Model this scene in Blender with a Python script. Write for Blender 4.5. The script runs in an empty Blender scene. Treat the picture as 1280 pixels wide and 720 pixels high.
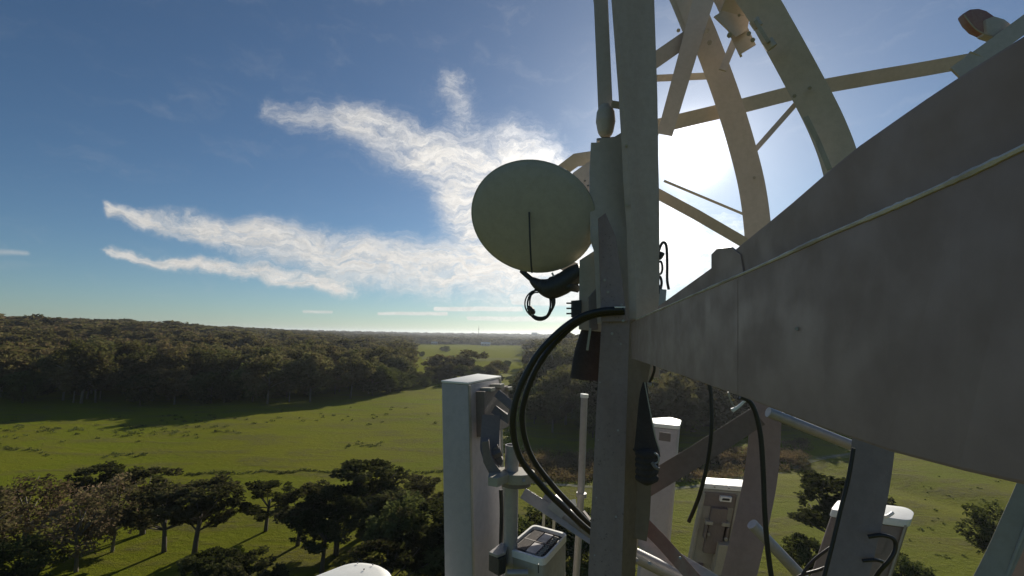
import bpy, bmesh, math, random
import numpy as np
from mathutils import Vector, Matrix

random.seed(7)
R = math.radians
sc = bpy.context.scene
COL = sc.collection

# ------------------------------------------------------------------ camera
F = 600.0                                    # focal length in pixels of the 1280 wide picture
CAM = Vector((0, 0, 35.0))
PITCH, ROLL = R(5.5), R(0.9)
fw = Vector((0, math.cos(PITCH), math.sin(PITCH)))
up0 = Vector((0, -math.sin(PITCH), math.cos(PITCH)))
rt0 = Vector((1, 0, 0))
rt = rt0 * math.cos(ROLL) + up0 * math.sin(ROLL)
up = up0 * math.cos(ROLL) - rt0 * math.sin(ROLL)
cd = bpy.data.cameras.new('camera')
cam = bpy.data.objects.new('camera', cd)
COL.objects.link(cam)
cd.sensor_width = 36
cd.lens = 36 * F / 1280
cd.clip_start = 0.03
cd.clip_end = 40000
m = Matrix((rt, up, -fw)).transposed().to_4x4()
m.translation = CAM
cam.matrix_world = m
sc.camera = cam


def ray(px, py):
    return fw + rt * ((px - 640) / F) + up * (-(py - 360) / F)


def P(px, py, Y):
    """point of the place seen at that spot, at distance Y in front of the viewpoint"""
    r = ray(px, py)
    return CAM + r * (Y / r.y)


def Z(px, py, z):
    r = ray(px, py)
    return CAM + r * ((z - CAM.z) / r.z)


# ------------------------------------------------------------------ light
SUNR = ray(866, 190).normalized()
SUN_EL = math.asin(SUNR.z)
SUN_AZ = math.atan2(SUNR.x, SUNR.y)          # clockwise from +Y
sd = bpy.data.lights.new('sun', 'SUN')
sd.energy = 5.0
sd.angle = R(0.5)
sd.color = (1.0, 0.93, 0.80)
sun = bpy.data.objects.new('sun', sd)
COL.objects.link(sun)
sun.rotation_euler = (-SUNR).to_track_quat('-Z', 'Y').to_euler()
sun.location = CAM + SUNR * 60

sc.view_settings.view_transform = 'Standard'
sc.view_settings.look = 'None'
sc.view_settings.gamma = 1
sc.view_settings.exposure = 0.12
sc.cycles.max_bounces = 6
sc.cycles.diffuse_bounces = 3
sc.cycles.transparent_max_bounces = 8
sc.cycles.volume_bounces = 1
sc.cycles.use_denoising = True
try:
    sc.cycles.denoiser = 'OPENIMAGEDENOISE'
except Exception:
    pass


class NT:
    """small helper to write shader nodes"""
    def __init__(s, tree):
        s.t = tree
        s.n = tree.nodes
        s.l = tree.links
        s.n.clear()

    def new(s, typ, **kw):
        n = s.n.new(typ)
        for k, v in kw.items():
            setattr(n, k, v)
        return n

    def inp(s, sock, v):
        if hasattr(v, 'is_output') or isinstance(v, bpy.types.NodeSocket):
            s.l.new(v, sock)
        elif v is not None:
            if isinstance(v, (tuple, list, Vector)) and len(v) == 3 and sock.type == 'RGBA':
                v = (*v, 1)
            sock.default_value = v

    def math(s, op, a, b=None, c=None, clamp=False):
        n = s.new('ShaderNodeMath', operation=op, use_clamp=clamp)
        s.inp(n.inputs[0], a)
        if b is not None: s.inp(n.inputs[1], b)
        if c is not None: s.inp(n.inputs[2], c)
        return n.outputs[0]

    def vec(s, op, a, b=None, scale=None):
        n = s.new('ShaderNodeVectorMath', operation=op)
        s.inp(n.inputs[0], a)
        if b is not None: s.inp(n.inputs[1], b)
        if scale is not None: s.inp(n.inputs['Scale'], scale)
        return n.outputs['Value'] if op in ('DOT_PRODUCT', 'LENGTH', 'DISTANCE') else n.outputs[0]

    def mix(s, f, a, b, blend='MIX'):
        n = s.new('ShaderNodeMix', data_type='RGBA', blend_type=blend)
        s.inp(n.inputs[0], f)
        s.inp(n.inputs[6], a)
        s.inp(n.inputs[7], b)
        return n.outputs[2]

    def noise(s, vecin, scale, detail=4, rough=0.55, dist=0.0):
        n = s.new('ShaderNodeTexNoise')
        if vecin is not None: s.l.new(vecin, n.inputs['Vector'])
        n.inputs['Scale'].default_value = scale
        n.inputs['Detail'].default_value = detail
        n.inputs['Roughness'].default_value = rough
        n.inputs['Distortion'].default_value = dist
        return n.outputs['Fac'], n.outputs['Color']

    def ss(s, v, a, b, lo=0.0, hi=1.0):
        n = s.new('ShaderNodeMapRange', interpolation_type='SMOOTHSTEP')
        s.inp(n.inputs[0], v)
        for i, q in enumerate((a, b, lo, hi)):
            s.inp(n.inputs[i + 1], q)
        return n.outputs[0]


# ------------------------------------------------------------------ sky
w = bpy.data.worlds.new('World')
sc.world = w
w.use_nodes = True
nt = NT(w.node_tree)
SKY = 0.056
sky = nt.new('ShaderNodeTexSky', sky_type='NISHITA')
sky.sun_disc = False
sky.sun_elevation = SUN_EL
sky.sun_rotation = SUN_AZ
sky.altitude = 50
sky.air_density = 0.9
sky.dust_density = 0.15
sky.ozone_density = 2.0
tc = nt.new('ShaderNodeTexCoord')
dirn = nt.vec('NORMALIZE', tc.outputs['Generated'])
sep = nt.new('ShaderNodeSeparateXYZ')
nt.l.new(dirn, sep.inputs[0])
az = nt.math('ARCTAN2', sep.outputs[0], sep.outputs[1])
el = nt.math('ARCSINE', sep.outputs[2])
comb = nt.new('ShaderNodeCombineXYZ')
nt.l.new(az, comb.inputs[0])
nt.l.new(el, comb.inputs[1])
ae = comb.outputs[0]


def AE(px, py):
    r = ray(px, py).normalized()
    return Vector((math.atan2(r.x, r.y), math.asin(r.z), 0))


# ragged edges: bend the directions a little before measuring the strokes
_, wc = nt.noise(ae, 9.0, 5, 0.6)
warp = nt.vec('SCALE', nt.vec('SUBTRACT', wc, (0.5, 0.5, 0.5)), scale=0.13)
warpm = nt.vec('MULTIPLY', warp, (1.2, 0.7, 0.0))
pw = nt.vec('ADD', ae, warpm)
pw2 = nt.vec('ADD', ae, nt.vec('MULTIPLY', warp, (0.5, 0.05, 0.0)))


def capsule(x0, y0, w0, x1, y1, w1, s=1.0, pw=pw):
    a, b = AE(x0, y0), AE(x1, y1)
    ab = b - a
    pa = nt.vec('SUBTRACT', pw, tuple(a))
    t = nt.vec('DOT_PRODUCT', pa, tuple(ab / ab.length_squared))
    t = nt.math('MULTIPLY', t, 1.0, clamp=True)
    c = nt.vec('SCALE', tuple(ab), scale=t)
    d = nt.vec('DISTANCE', pa, c)
    wid = nt.math('MULTIPLY_ADD', t, (w1 - w0) / F, w0 / F)
    q = nt.math('DIVIDE', d, wid)
    return nt.math('MULTIPLY', nt.ss(q, 0.0, 1.25, 1.0, 0.0), s)


def union(items):
    o = items[0]
    for i in items[1:]:
        o = nt.math('SMOOTH_MAX', o, i, 0.25)
    return o


soft = union([capsule(*a) for a in (
    (150, 272, 12, 260, 284, 26, .9), (260, 286, 30, 400, 312, 42, .95), (400, 316, 46, 560, 338, 58, 1.0),
    (560, 338, 50, 720, 335, 60, 1.1),
    (150, 322, 10, 270, 330, 15, .95), (270, 330, 15, 420, 352, 22, 1.0),
    (345, 130, 24, 430, 155, 40, .66), (430, 150, 42, 530, 185, 56, .82), (530, 190, 50, 640, 215, 70, 1.0),
    (556, 95, 26, 585, 160, 44, .62), (640, 215, 75, 700, 250, 80, 1.15),
    (590, 250, 70, 620, 330, 90, 1.05), (690, 225, 50, 850, 320, 70, 1.15), (850, 320, 75, 1500, 340, 60, .8),
)])
thin = union([capsule(*a, pw=pw2) for a in (
    (478, 392, 3, 560, 392, 4, .9), (545, 386, 4, 650, 386, 5, 1.1), (590, 398, 4, 780, 400, 8, 1.0), (640, 378, 5, 760, 378, 8, 1.0),
    (380, 390, 3, 412, 390, 3, .7), (-10, 315, 6, 30, 316, 4, .5),
    (600, 56, 12, 612, 70, 9, .25), (640, 372, 10, 760, 370, 16, 1.0),
    (-900, 330, 10, -500, 300, 30, .6), (1500, 120, 40, 2200, 160, 30, .5),
)])
mp = nt.new('ShaderNodeMapping')
nt.l.new(pw, mp.inputs[0])
mp.inputs['Rotation'].default_value = (0, 0, R(14))
mp.inputs['Scale'].default_value = (1.0, 3.2, 1)
n1, _ = nt.noise(mp.outputs[0], 7.0, 8, 0.62, 0.35)
n2, _ = nt.noise(mp.outputs[0], 34.0, 6, 0.66, 0.4)
tex = nt.math('MULTIPLY_ADD', n1, 0.95, nt.math('MULTIPLY', n2, 0.42))
dens = nt.math('MULTIPLY_ADD', soft, 0.85, nt.math('SUBTRACT', tex, 1.02))
n3, _ = nt.noise(mp.outputs[0], 95.0, 4, 0.7, 0.6)
dens = nt.math('ADD', dens, nt.math('MULTIPLY_ADD', n3, 0.42, -0.21))
dens = nt.math('MULTIPLY', nt.ss(dens, -0.30, 0.62), nt.ss(soft, 0.02, 0.95, 0.0, 1.0))
dens = nt.math('MULTIPLY', dens, nt.ss(nt.noise(mp.outputs[0], 16.0, 6, 0.66, 0.5)[0], 0.30, 0.56, 0.50, 1.0))
thn = nt.math('MULTIPLY', nt.ss(thin, 0.15, 0.9), nt.ss(tex, 0.3, 0.6))
# a very weak veil of high cloud everywhere
veil = nt.math('MULTIPLY', nt.ss(n1, 0.5, 0.85), 0.10)
cover = nt.math('MAXIMUM', nt.math('MAXIMUM', dens, nt.math('MULTIPLY', thn, 0.75)), veil)
cover = nt.math('MULTIPLY', cover, nt.ss(el, 0.005, 0.04))

cosang = nt.vec('DOT_PRODUCT', dirn, tuple(SUNR))
ang = nt.math('ARCCOSINE', nt.math('MINIMUM', cosang, 0.999999))
g1 = nt.math('EXPONENT', nt.math('MULTIPLY', nt.math('POWER', nt.math('DIVIDE', ang, R(2.2)), 2.0), -1.0))
g2 = nt.math('EXPONENT', nt.math('MULTIPLY', ang, -1.0 / R(5.0)))
g3 = nt.math('EXPONENT', nt.math('MULTIPLY', ang, -1.0 / R(17.0)))
skyc = nt.vec('SCALE', sky.outputs[0], scale=SKY)
skyc = nt.vec('MULTIPLY', skyc, (0.76, 0.97, 1.12))
clb = nt.math('ADD', 0.60, nt.math('ADD', nt.math('MULTIPLY', g3, 1.0), nt.math('MULTIPLY', g2, 1.2)))
# thicker parts of a cloud pass a little less light
clb = nt.math('MULTIPLY', clb, nt.ss(n2, 0.2, 0.75, 0.80, 1.08))
clc = nt.vec('SCALE', (1.0, 0.97, 0.92), scale=clb)
tot = nt.mix(cover, skyc, clc)
glow = nt.math('ADD', nt.math('MULTIPLY', g1, 5.0), nt.math('ADD', nt.math('MULTIPLY', g2, 0.75), nt.math('MULTIPLY', g3, 0.19)))
tot = nt.vec('ADD', tot, nt.vec('SCALE', (1.0, 0.94, 0.90), scale=glow))
bg = nt.new('ShaderNodeBackground')
nt.l.new(tot, bg.inputs[0])
bg.inputs[1].default_value = 1.0
wo = nt.new('ShaderNodeOutputWorld')
nt.l.new(bg.outputs[0], wo.inputs[0])
w.cycles.sampling_method = 'MANUAL'
w.cycles.sample_map_resolution = 512


# ------------------------------------------------------------------ materials
def mat(name):
    mm = bpy.data.materials.new(name)
    mm.use_nodes = True
    n = NT(mm.node_tree)
    out = n.new('ShaderNodeOutputMaterial')
    return mm, n, out


def metal(name, base, rough=0.55, metallic=0.0, grime=0.35, grime_col=(0.16, 0.12, 0.09), sc_=6.0, chips=0.0, bump=0.25, streak=True):
    mm, n, out = mat(name)
    g = n.new('ShaderNodeNewGeometry')
    pos = g.outputs['Position']
    st = n.vec('MULTIPLY', pos, (1.0, 1.0, 0.22 if streak else 1.0))
    a, _ = n.noise(st, sc_, 6, 0.62, 0.4)
    b, _ = n.noise(pos, sc_ * 9, 4, 0.6)
    c, _ = n.noise(pos, sc_ * 45, 3, 0.6)
    col = n.mix(n.ss(a, 0.42, 0.72, 0.0, grime), base, grime_col)
    col = n.mix(n.ss(b, 0.35, 0.7, 0.0, 0.22), col, tuple(x * 0.62 for x in base))
    col = n.mix(n.ss(c, 0.3, 0.8, 0.0, 0.12), col, tuple(min(1, x * 1.5) for x in base))
    if chips:
        v = n.new('ShaderNodeTexVoronoi')
        n.l.new(pos, v.inputs['Vector'])
        v.inputs['Scale'].default_value = sc_ * 16
        n.l.new(n.vec('ADD', pos, n.vec('SCALE', n.noise(pos, sc_ * 30, 3)[1], scale=0.012)), v.inputs['Vector'])
        e1, _ = n.noise(pos, sc_ * 1.3, 3, 0.6)
        ch = n.math('MULTIPLY', n.ss(v.outputs['Distance'], 0.08, 0.36, 1.0, 0.0), n.math('MULTIPLY', n.ss(b, 0.46, 0.62), n.ss(e1, 0.42, 0.52)))
        col = n.mix(n.math('MULTIPLY', ch, chips), col, (0.05, 0.03, 0.022))
    bs = n.new('ShaderNodeBsdfPrincipled')
    n.l.new(col, bs.inputs['Base Color'])
    bs.inputs['Metallic'].default_value = metallic
    n.inp(bs.inputs['Roughness'], n.ss(b, 0.2, 0.8, rough - 0.1, rough + 0.15))
    bp = n.new('ShaderNodeBump')
    bp.inputs['Strength'].default_value = bump
    bp.inputs['Distance'].default_value = 0.004
    n.l.new(n.math('ADD', n.math('MULTIPLY', c, 0.5), a), bp.inputs['Height'])
    n.l.new(bp.outputs[0], bs.inputs['Normal'])
    n.l.new(bs.outputs[0], out.inputs[0])
    return mm


M = {}
M['beam'] = metal('painted_beam_steel', (0.315, 0.218, 0.175), 0.5, 0.0, 0.2, (0.27, 0.175, 0.135), 1.6, bump=0.05)
M['leg'] = metal('painted_leg_steel', (0.27, 0.205, 0.195), 0.6, 0.0, 0.55, (0.15, 0.09, 0.078), 5.0, chips=0.7)
M['col'] = metal('glare_column_paint', (0.45, 0.365, 0.305), 0.5, 0.0, 0.35, (0.30, 0.20, 0.14), 4.0)  # upper leg paler than the lower: sun glare put into its colour
M['post'] = metal('post_paint', (0.25, 0.205, 0.193), 0.6, 0.0, 0.5, (0.14, 0.095, 0.085), 3.0)
M['legb'] = metal('brown_shaded_leg_steel', (0.20, 0.140, 0.095), 0.6, 0.0, 0.5, (0.10, 0.06, 0.035), 4.0)  # brown copy of the leg steel; the right flange's shade is in its colour
M['lat'] = metal('galvanised_lattice_steel', (0.48, 0.42, 0.355), 0.5, 0.05, 0.3, (0.32, 0.25, 0.19), 4.0)
M['galv'] = metal('galvanised_tube', (0.36, 0.34, 0.33), 0.42, 0.3, 0.25, (0.28, 0.26, 0.24), 5.0)
M['bolt'] = metal('bolt_steel', (0.35, 0.33, 0.30), 0.4, 0.5, 0.3, (0.15, 0.1, 0.07), 20.0)
M['dish'] = metal('dish_paint', (0.40, 0.365, 0.295), 0.6, 0.0, 0.12, (0.33, 0.295, 0.23), 3.0, bump=0.03)
M['panel'] = metal('antenna_radome', (0.43, 0.385, 0.385), 0.5, 0.0, 0.25, (0.30, 0.26, 0.23), 3.0, bump=0.04)
M['panelb'] = metal('antenna_backplate', (0.36, 0.335, 0.27), 0.55, 0.0, 0.3, (0.22, 0.19, 0.15), 4.0, bump=0.05)
M['brown'] = metal('brown_antenna_paint', (0.24, 0.185, 0.15), 0.55, 0.0, 0.3, (0.2, 0.15, 0.12), 4.0, bump=0.05)
M['white'] = metal('white_cap', (0.80, 0.79, 0.74), 0.5, 0.0, 0.15, (0.5, 0.46, 0.38), 8.0, bump=0.04)
M['grey'] = metal('grey_cast_bracket', (0.20, 0.165, 0.145), 0.65, 0.0, 0.35, (0.12, 0.1, 0.09), 9.0)
M['rubber'] = metal('black_rubber', (0.018, 0.017, 0.016), 0.45, 0.0, 0.4, (0.05, 0.045, 0.04), 14.0, bump=0.2, streak=False)
M['dark'] = metal('dark_plastic', (0.035, 0.034, 0.032), 0.5, 0.0, 0.3, (0.08, 0.07, 0.06), 12.0, bump=0.2)
M['cloth'] = metal('dark_canvas', (0.05, 0.038, 0.034), 0.9, 0.0, 0.4, (0.09, 0.07, 0.06), 22.0, bump=0.9, streak=False)
M['green_post'] = metal('green_grey_paint', (0.33, 0.29, 0.21), 0.5, 0.0, 0.3, (0.2, 0.18, 0.12), 4.0)
M['red'] = metal('red_brown_paint', (0.30, 0.14, 0.12), 0.55, 0.0, 0.5, (0.36, 0.32, 0.28), 7.0)


def foliage(name, dark, light, brown=(0.08, 0.055, 0.03), trans=0.35):
    mm, n, out = mat(name)
    g = n.new('ShaderNodeNewGeometry')
    oi = n.new('ShaderNodeObjectInfo')
    a, _ = n.noise(g.outputs['Position'], 0.35, 3, 0.6)
    big, _ = n.noise(g.outputs['Position'], 0.022, 4, 0.7)
    col = n.mix(g.outputs['Random Per Island'], dark, light)
    col = n.mix(n.ss(big, 0.44, 0.58, 0.0, 0.85), col, brown)
    col = n.mix(n.ss(big, 0.48, 0.36, 0.0, 0.75), col, dark)
    col = n.mix(n.ss(a, 0.35, 0.7, 0.0, 0.6), col, tuple((d + l) * 0.5 * 1.35 for d, l in zip(dark, light)))
    col = n.mix(n.ss(oi.outputs['Random'], 0.25, 1.0, 0.0, 0.85), col, brown)
    pt, _ = n.noise(g.outputs['Position'], 0.085, 2, 0.5)
    col = n.vec('SCALE', col, scale=n.ss(pt, 0.38, 0.62, 0.62, 1.45))
    col = n.vec('SCALE', col, scale=n.ss(n.math('FRACT', n.math('MULTIPLY', oi.outputs['Random'], 7.3)), 0.0, 1.0, 0.75, 1.35))
    d = n.new('ShaderNodeBsdfDiffuse')
    n.l.new(col, d.inputs[0])
    t = n.new('ShaderNodeBsdfTranslucent')
    n.l.new(n.mix(0.5, col, (0.10, 0.12, 0.02)), t.inputs[0])
    ms = n.new('ShaderNodeMixShader')
    ms.inputs[0].default_value = trans
    n.l.new(d.outputs[0], ms.inputs[1])
    n.l.new(t.outputs[0], ms.inputs[2])
    n.l.new(ms.outputs[0], out.inputs[0])
    return mm


M['gum'] = foliage('gum_leaves', (0.050, 0.050, 0.024), (0.155, 0.140, 0.065), (0.150, 0.100, 0.055), 0.45)
M['pine'] = foliage('cypress_foliage', (0.026, 0.030, 0.014), (0.080, 0.080, 0.032), (0.070, 0.055, 0.030), 0.3)
M['oak'] = foliage('broad_leaves', (0.040, 0.050, 0.018), (0.115, 0.125, 0.045), (0.080, 0.085, 0.032), 0.4)
M['olive'] = foliage('bare_twiggy_leaves', (0.085, 0.062, 0.036), (0.19, 0.145, 0.085), (0.17, 0.11, 0.07), 0.4)
M['scrub'] = foliage('scrub_leaves', (0.10, 0.07, 0.04), (0.24, 0.17, 0.09), (0.20, 0.12, 0.07))
M['bark'] = metal('bark', (0.10, 0.08, 0.06), 0.9, 0.0, 0.6, (0.05, 0.04, 0.03), 1.5, bump=0.5)
M['barkp'] = metal('pale_bark', (0.20, 0.17, 0.13), 0.9, 0.0, 0.6, (0.10, 0.08, 0.06), 1.5, bump=0.5)


# ------------------------------------------------------------------ mesh helpers
def wloc(o):
    v = Vector((0, 0, 0))
    while o is not None:
        v = v + Vector(o.location)
        o = o.parent
    return v


def link_mesh(name, verts, faces, material, parent=None, smooth=False, bevel=0.0, origin=None):
    off = wloc(parent) if parent else (Vector(origin) if origin is not None else Vector((0, 0, 0)))
    me = bpy.data.meshes.new(name)
    me.from_pydata([tuple(Vector(v) - off) for v in verts], [], faces)
    bm = bmesh.new()
    bm.from_mesh(me)
    bmesh.ops.remove_doubles(bm, verts=bm.verts, dist=1e-5)
    bmesh.ops.recalc_face_normals(bm, faces=bm.faces)
    if bevel > 0:
        es = [e for e in bm.edges if len(e.link_faces) == 2 and e.calc_face_angle(0) > 0.5]
        bmesh.ops.bevel(bm, geom=es, offset=bevel, segments=2, affect='EDGES', profile=0.6, clamp_overlap=True)
    bm.to_mesh(me)
    bm.free()
    me.materials.append(material)
    if smooth:
        me.polygons.foreach_set('use_smooth', [True] * len(me.polygons))
        try:
            me.set_sharp_from_angle(angle=R(38))
        except Exception:
            pass
    o = bpy.data.objects.new(name, me)
    COL.objects.link(o)
    if parent:
        o.parent = parent
    elif origin is not None:
        o.location = off
    return o


def tag(o, label=None, cat=None, group=None, kind=None):
    if label: o['label'] = label
    if cat: o['category'] = cat
    if group: o['group'] = group
    if kind: o['kind'] = kind
    return o


def thing(name, loc, label, cat, group=None):
    o = bpy.data.objects.new(name, None)
    o.empty_display_size = 0.2
    COL.objects.link(o)
    o.location = loc
    return tag(o, label, cat, group)


def circle(r, n=12, sx=1, sy=1):
    return [(math.cos(2 * math.pi * i / n) * r * sx, math.sin(2 * math.pi * i / n) * r * sy) for i in range(n)]


def rect(w_, t):
    return [(-w_ / 2, -t / 2), (w_ / 2, -t / 2), (w_ / 2, t / 2), (-w_ / 2, t / 2)]


def ell(w_, t, dep, side=1):
    """an angle section: flange facing the viewer, second flange going back from one edge"""
    s = side
    pts = [(-w_ / 2 * s, 0), (w_ / 2 * s, 0), (w_ / 2 * s, dep), (w_ / 2 * s - t * s, dep), (w_ / 2 * s - t * s, t), (-w_ / 2 * s, t)]
    return pts


def sweep_vf(path, profile, scales=None, ref=None):
    """profile points (u, v): u sideways to the path, v away from the viewer"""
    path = [Vector(p) for p in path]
    n = len(path)
    verts, faces = [], []
    k = len(profile)
    for i, p in enumerate(path):
        t = (path[min(i + 1, n - 1)] - path[max(i - 1, 0)]).normalized()
        rf = Vector(ref) if ref is not None else (p - CAM)
        v = (rf - t * rf.dot(t))
        if v.length < 1e-4:
            v = t.orthogonal()
        v.normalize()
        u = v.cross(t).normalized()
        s = scales[i] if scales else 1.0
        for (a, b) in profile:
            verts.append(p + u * (a * s) + v * (b * s))
    for i in range(n - 1):
        for j in range(k):
            a = i * k + j
            b = i * k + (j + 1) % k
            faces.append((a, b, b + k, a + k))
    faces.append(tuple(range(k - 1, -1, -1)))
    faces.append(tuple((n - 1) * k + j for j in range(k)))
    return verts, faces


def sweep(name, path, profile, material, parent=None, scales=None, ref=None, smooth=False, bevel=0.0, origin=None):
    v, f = sweep_vf(path, profile, scales, ref)
    return link_mesh(name, v, f, material, parent, smooth, bevel, origin)


def spline(pts, n=8):
    """Catmull-Rom through the points"""
    pts = [Vector(p) for p in pts]
    out = []
    for i in range(len(pts) - 1):
        p0 = pts[max(i - 1, 0)]; p1 = pts[i]; p2 = pts[i + 1]; p3 = pts[min(i + 2, len(pts) - 1)]
        for j in range(n):
            t = j / n
            out.append(0.5 * ((2 * p1) + (p2 - p0) * t + (2 * p0 - 5 * p1 + 4 * p2 - p3) * t * t + (3 * p1 - p0 - 3 * p2 + p3) * t ** 3))
    out.append(pts[-1])
    return out


def pxw(n, Y):
    return n * Y / F


def PP(seq):
    return [P(*s) for s in seq]


def prism_vf(top, down):
    """closed prism from a loop of top corners moved by a vector"""
    k = len(top)
    v = [Vector(p) for p in top] + [Vector(p) + Vector(down) for p in top]
    f = [tuple(range(k)), tuple(range(2 * k - 1, k - 1, -1))]
    for i in range(k):
        j = (i + 1) % k
        f.append((i, i + k, j + k, j))
    return v, f


def prism(name, top, down, material, parent=None, bevel=0.0, smooth=False, origin=None):
    v, f = prism_vf(top, down)
    return link_mesh(name, v, f, material, parent, smooth, bevel, origin)


def bolt(parent, p, r, nrm=None, length=None, name='bolt'):
    nrm = (CAM - Vector(p)).normalized() if nrm is None else Vector(nrm).normalized()
    L = length or r * 1.2
    return sweep(name, [Vector(p) - nrm * r * 0.4, Vector(p) + nrm * L], circle(r, 6), M['bolt'], parent, bevel=r * 0.15)


def round_loop(corners, r, seg=4):
    """round the corners of a flat loop"""
    out = []
    n = len(corners)
    for i in range(n):
        p = Vector(corners[i]); a = Vector(corners[i - 1]); b = Vector(corners[(i + 1) % n])
        da = (a - p); db = (b - p)
        ra = min(r, da.length * 0.45); rb = min(r, db.length * 0.45)
        s = p + da.normalized() * ra
        e = p + db.normalized() * rb
        for j in range(seg + 1):
            t = j / seg
            out.append(s * (1 - t) ** 2 + p * 2 * t * (1 - t) + e * t * t)
    return out


exec_order_marker = None
# ================================================================== THE LAND
def sstep(a, b, x):
    t = np.clip((np.asarray(x, float) - a) / (b - a), 0, 1)
    return t * t * (3 - 2 * t)


def px_az(px):
    r = ray(px, 430)
    return math.atan2(r.x, r.y)


AZ_L, AZ_M, AZ_R = px_az(505), px_az(530), px_az(650)


def height(x, y):
    """ground height; the plain is near 0"""
    x = np.asarray(x, float); y = np.asarray(y, float)
    d = np.hypot(x, y); a = np.arctan2(x, y)
    hl = 27 * sstep(230, 1000, d) * sstep(AZ_L, AZ_L - 0.55, a) * (a < 0) + 6 * sstep(700, 1600, d) * sstep(AZ_M, AZ_M - 0.1, a)
    hr = 15 * sstep(200, 520, d) * sstep(AZ_R, AZ_R + 0.16, a) * (1 - 0.75 * sstep(700, 1100, d))
    far = 16 * sstep(2200, 5200, d) + 5 * np.sin(x * 0.0011 + 1.3) * sstep(2500, 5000, d)
    bank = -1.6 * np.exp(-((d - 152 - 5 * np.sin(a * 14)) / 7.0) ** 2) * sstep(px_az(620), px_az(690), a)
    und = 0.5 * np.sin(x * 0.031 + 0.7) * np.sin(y * 0.027) + 0.3 * np.sin(x * 0.083 + y * 0.051)
    return hl + hr + far + bank + und * sstep(20, 60, d)


def ground_pt(px, py):
    p = Z(px, py, 0.0)
    for _ in range(3):
        p = Z(px, py, float(height(p.x, p.y)))
    return p


def make_ground():
    rings = [0.0] + list(np.geomspace(8, 15000, 210))
    seg = 420
    v, f = [], []
    v.append((0, 0, float(height(0, 0))))
    for r_ in rings[1:]:
        th = np.linspace(0, 2 * np.pi, seg, endpoint=False)
        xs, ys = r_ * np.sin(th), r_ * np.cos(th)
        hs = height(xs, ys)
        v += list(zip(xs.tolist(), ys.tolist(), hs.tolist()))
    for j in range(seg):
        f.append((0, 1 + j, 1 + (j + 1) % seg))
    for i in range(len(rings) - 2):
        for j in range(seg):
            a = 1 + i * seg + j; b = 1 + i * seg + (j + 1) % seg
            f.append((a, a + seg, b + seg, b))
    me = bpy.data.meshes.new('ground')
    me.from_pydata(v, [], f)
    me.polygons.foreach_set('use_smooth', [True] * len(me.polygons))
    o = bpy.data.objects.new('ground', me)
    COL.objects.link(o)
    mm, n, out = mat('meadow_grass')
    g = n.new('ShaderNodeNewGeometry')
    pos = g.outputs['Position']
    a, _ = n.noise(pos, 0.018, 5, 0.6, 0.4)
    b, _ = n.noise(n.vec('MULTIPLY', pos, (0.5, 1.4, 1.0)), 0.09, 6, 0.65, 0.6)
    c, _ = n.noise(pos, 0.8, 5, 0.7)
    d, _ = n.noise(pos, 5.0, 3, 0.7)
    green = (0.122, 0.137, 0.003)
    col = n.mix(n.ss(a, 0.40, 0.58), green, (0.150, 0.142, 0.006))
    col = n.mix(n.ss(b, 0.42, 0.62, 0.0, 0.8), col, (0.125, 0.105, 0.016))
    col = n.mix(n.ss(c, 0.45, 0.75, 0.0, 0.55), col, (0.085, 0.100, 0.006))
    col = n.mix(n.ss(d, 0.3, 0.8, 0.0, 0.4), col, (0.155, 0.15, 0.018))
    # trampled bare earth and dry grass under the near trees and beyond the bank
    col = n.mix(n.math('MULTIPLY', n.ss(b, 0.5, 0.62, 0.0, 0.6), n.ss(c, 0.4, 0.6)), col, (0.10, 0.082, 0.045))
    bs = n.new('ShaderNodeBsdfPrincipled')
    n.l.new(col, bs.inputs['Base Color'])
    bs.inputs['Roughness'].default_value = 0.9
    bs.inputs['Specular IOR Level'].default_value = 0.03
    bs.inputs['Sheen Weight'].default_value = 0.1
    bs.inputs['Sheen Roughness'].default_value = 0.5
    bs.inputs['Sheen Tint'].default_value = (0.6, 0.8, 0.1, 1)
    bp = n.new('ShaderNodeBump')
    bp.inputs['Strength'].default_value = 1.0
    bp.inputs['Distance'].default_value = 0.5
    n.l.new(n.math('ADD', n.math('MULTIPLY', d, 0.5), n.math('ADD', c, n.math('MULTIPLY', b, 1.5))), bp.inputs['Height'])
    n.l.new(bp.outputs[0], bs.inputs['Normal'])
    n.l.new(bs.outputs[0], out.inputs[0])
    me.materials.append(mm)
    return tag(o, kind='structure')


make_ground()


def strip(name, pts, width, material, lift=0.02, kind='structure', sub=10):
    path = spline(pts, sub)
    v, f = [], []
    for i, p in enumerate(path):
        t = (path[min(i + 1, len(path) - 1)] - path[max(i - 1, 0)])
        t.z = 0
        t.normalize()
        s = Vector((t.y, -t.x, 0))
        ww = (width(i / (len(path) - 1)) if callable(width) else width) * (1 + 0.25 * math.sin(i * 1.7) * math.sin(i * 0.6))
        for q in (-1, -0.33, 0.33, 1):
            c = p + s * (q * ww / 2)
            v.append((c.x, c.y, float(height(c.x, c.y)) + lift))
    for i in range(len(path) - 1):
        for j in range(3):
            a = i * 4 + j
            f.append((a, a + 1, a + 5, a + 4))
    o = link_mesh(name, v, f, material)
    return tag(o, kind=kind)


def soil(name, c1, c2):
    mm, n, out = mat(name)
    g = n.new('ShaderNodeNewGeometry')
    a, _ = n.noise(g.outputs['Position'], 0.7, 6, 0.7)
    bs = n.new('ShaderNodeBsdfPrincipled')
    n.l.new(n.mix(n.ss(a, 0.35, 0.65), c1, c2), bs.inputs['Base Color'])
    bs.inputs['Roughness'].default_value = 0.95
    bs.inputs['Specular IOR Level'].default_value = 0.0
    bp = n.new('ShaderNodeBump')
    bp.inputs['Distance'].default_value = 0.3
    n.l.new(a, bp.inputs['Height'])
    n.l.new(bp.outputs[0], bs.inputs['Normal'])
    n.l.new(bs.outputs[0], out.inputs[0])
    return mm


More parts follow.
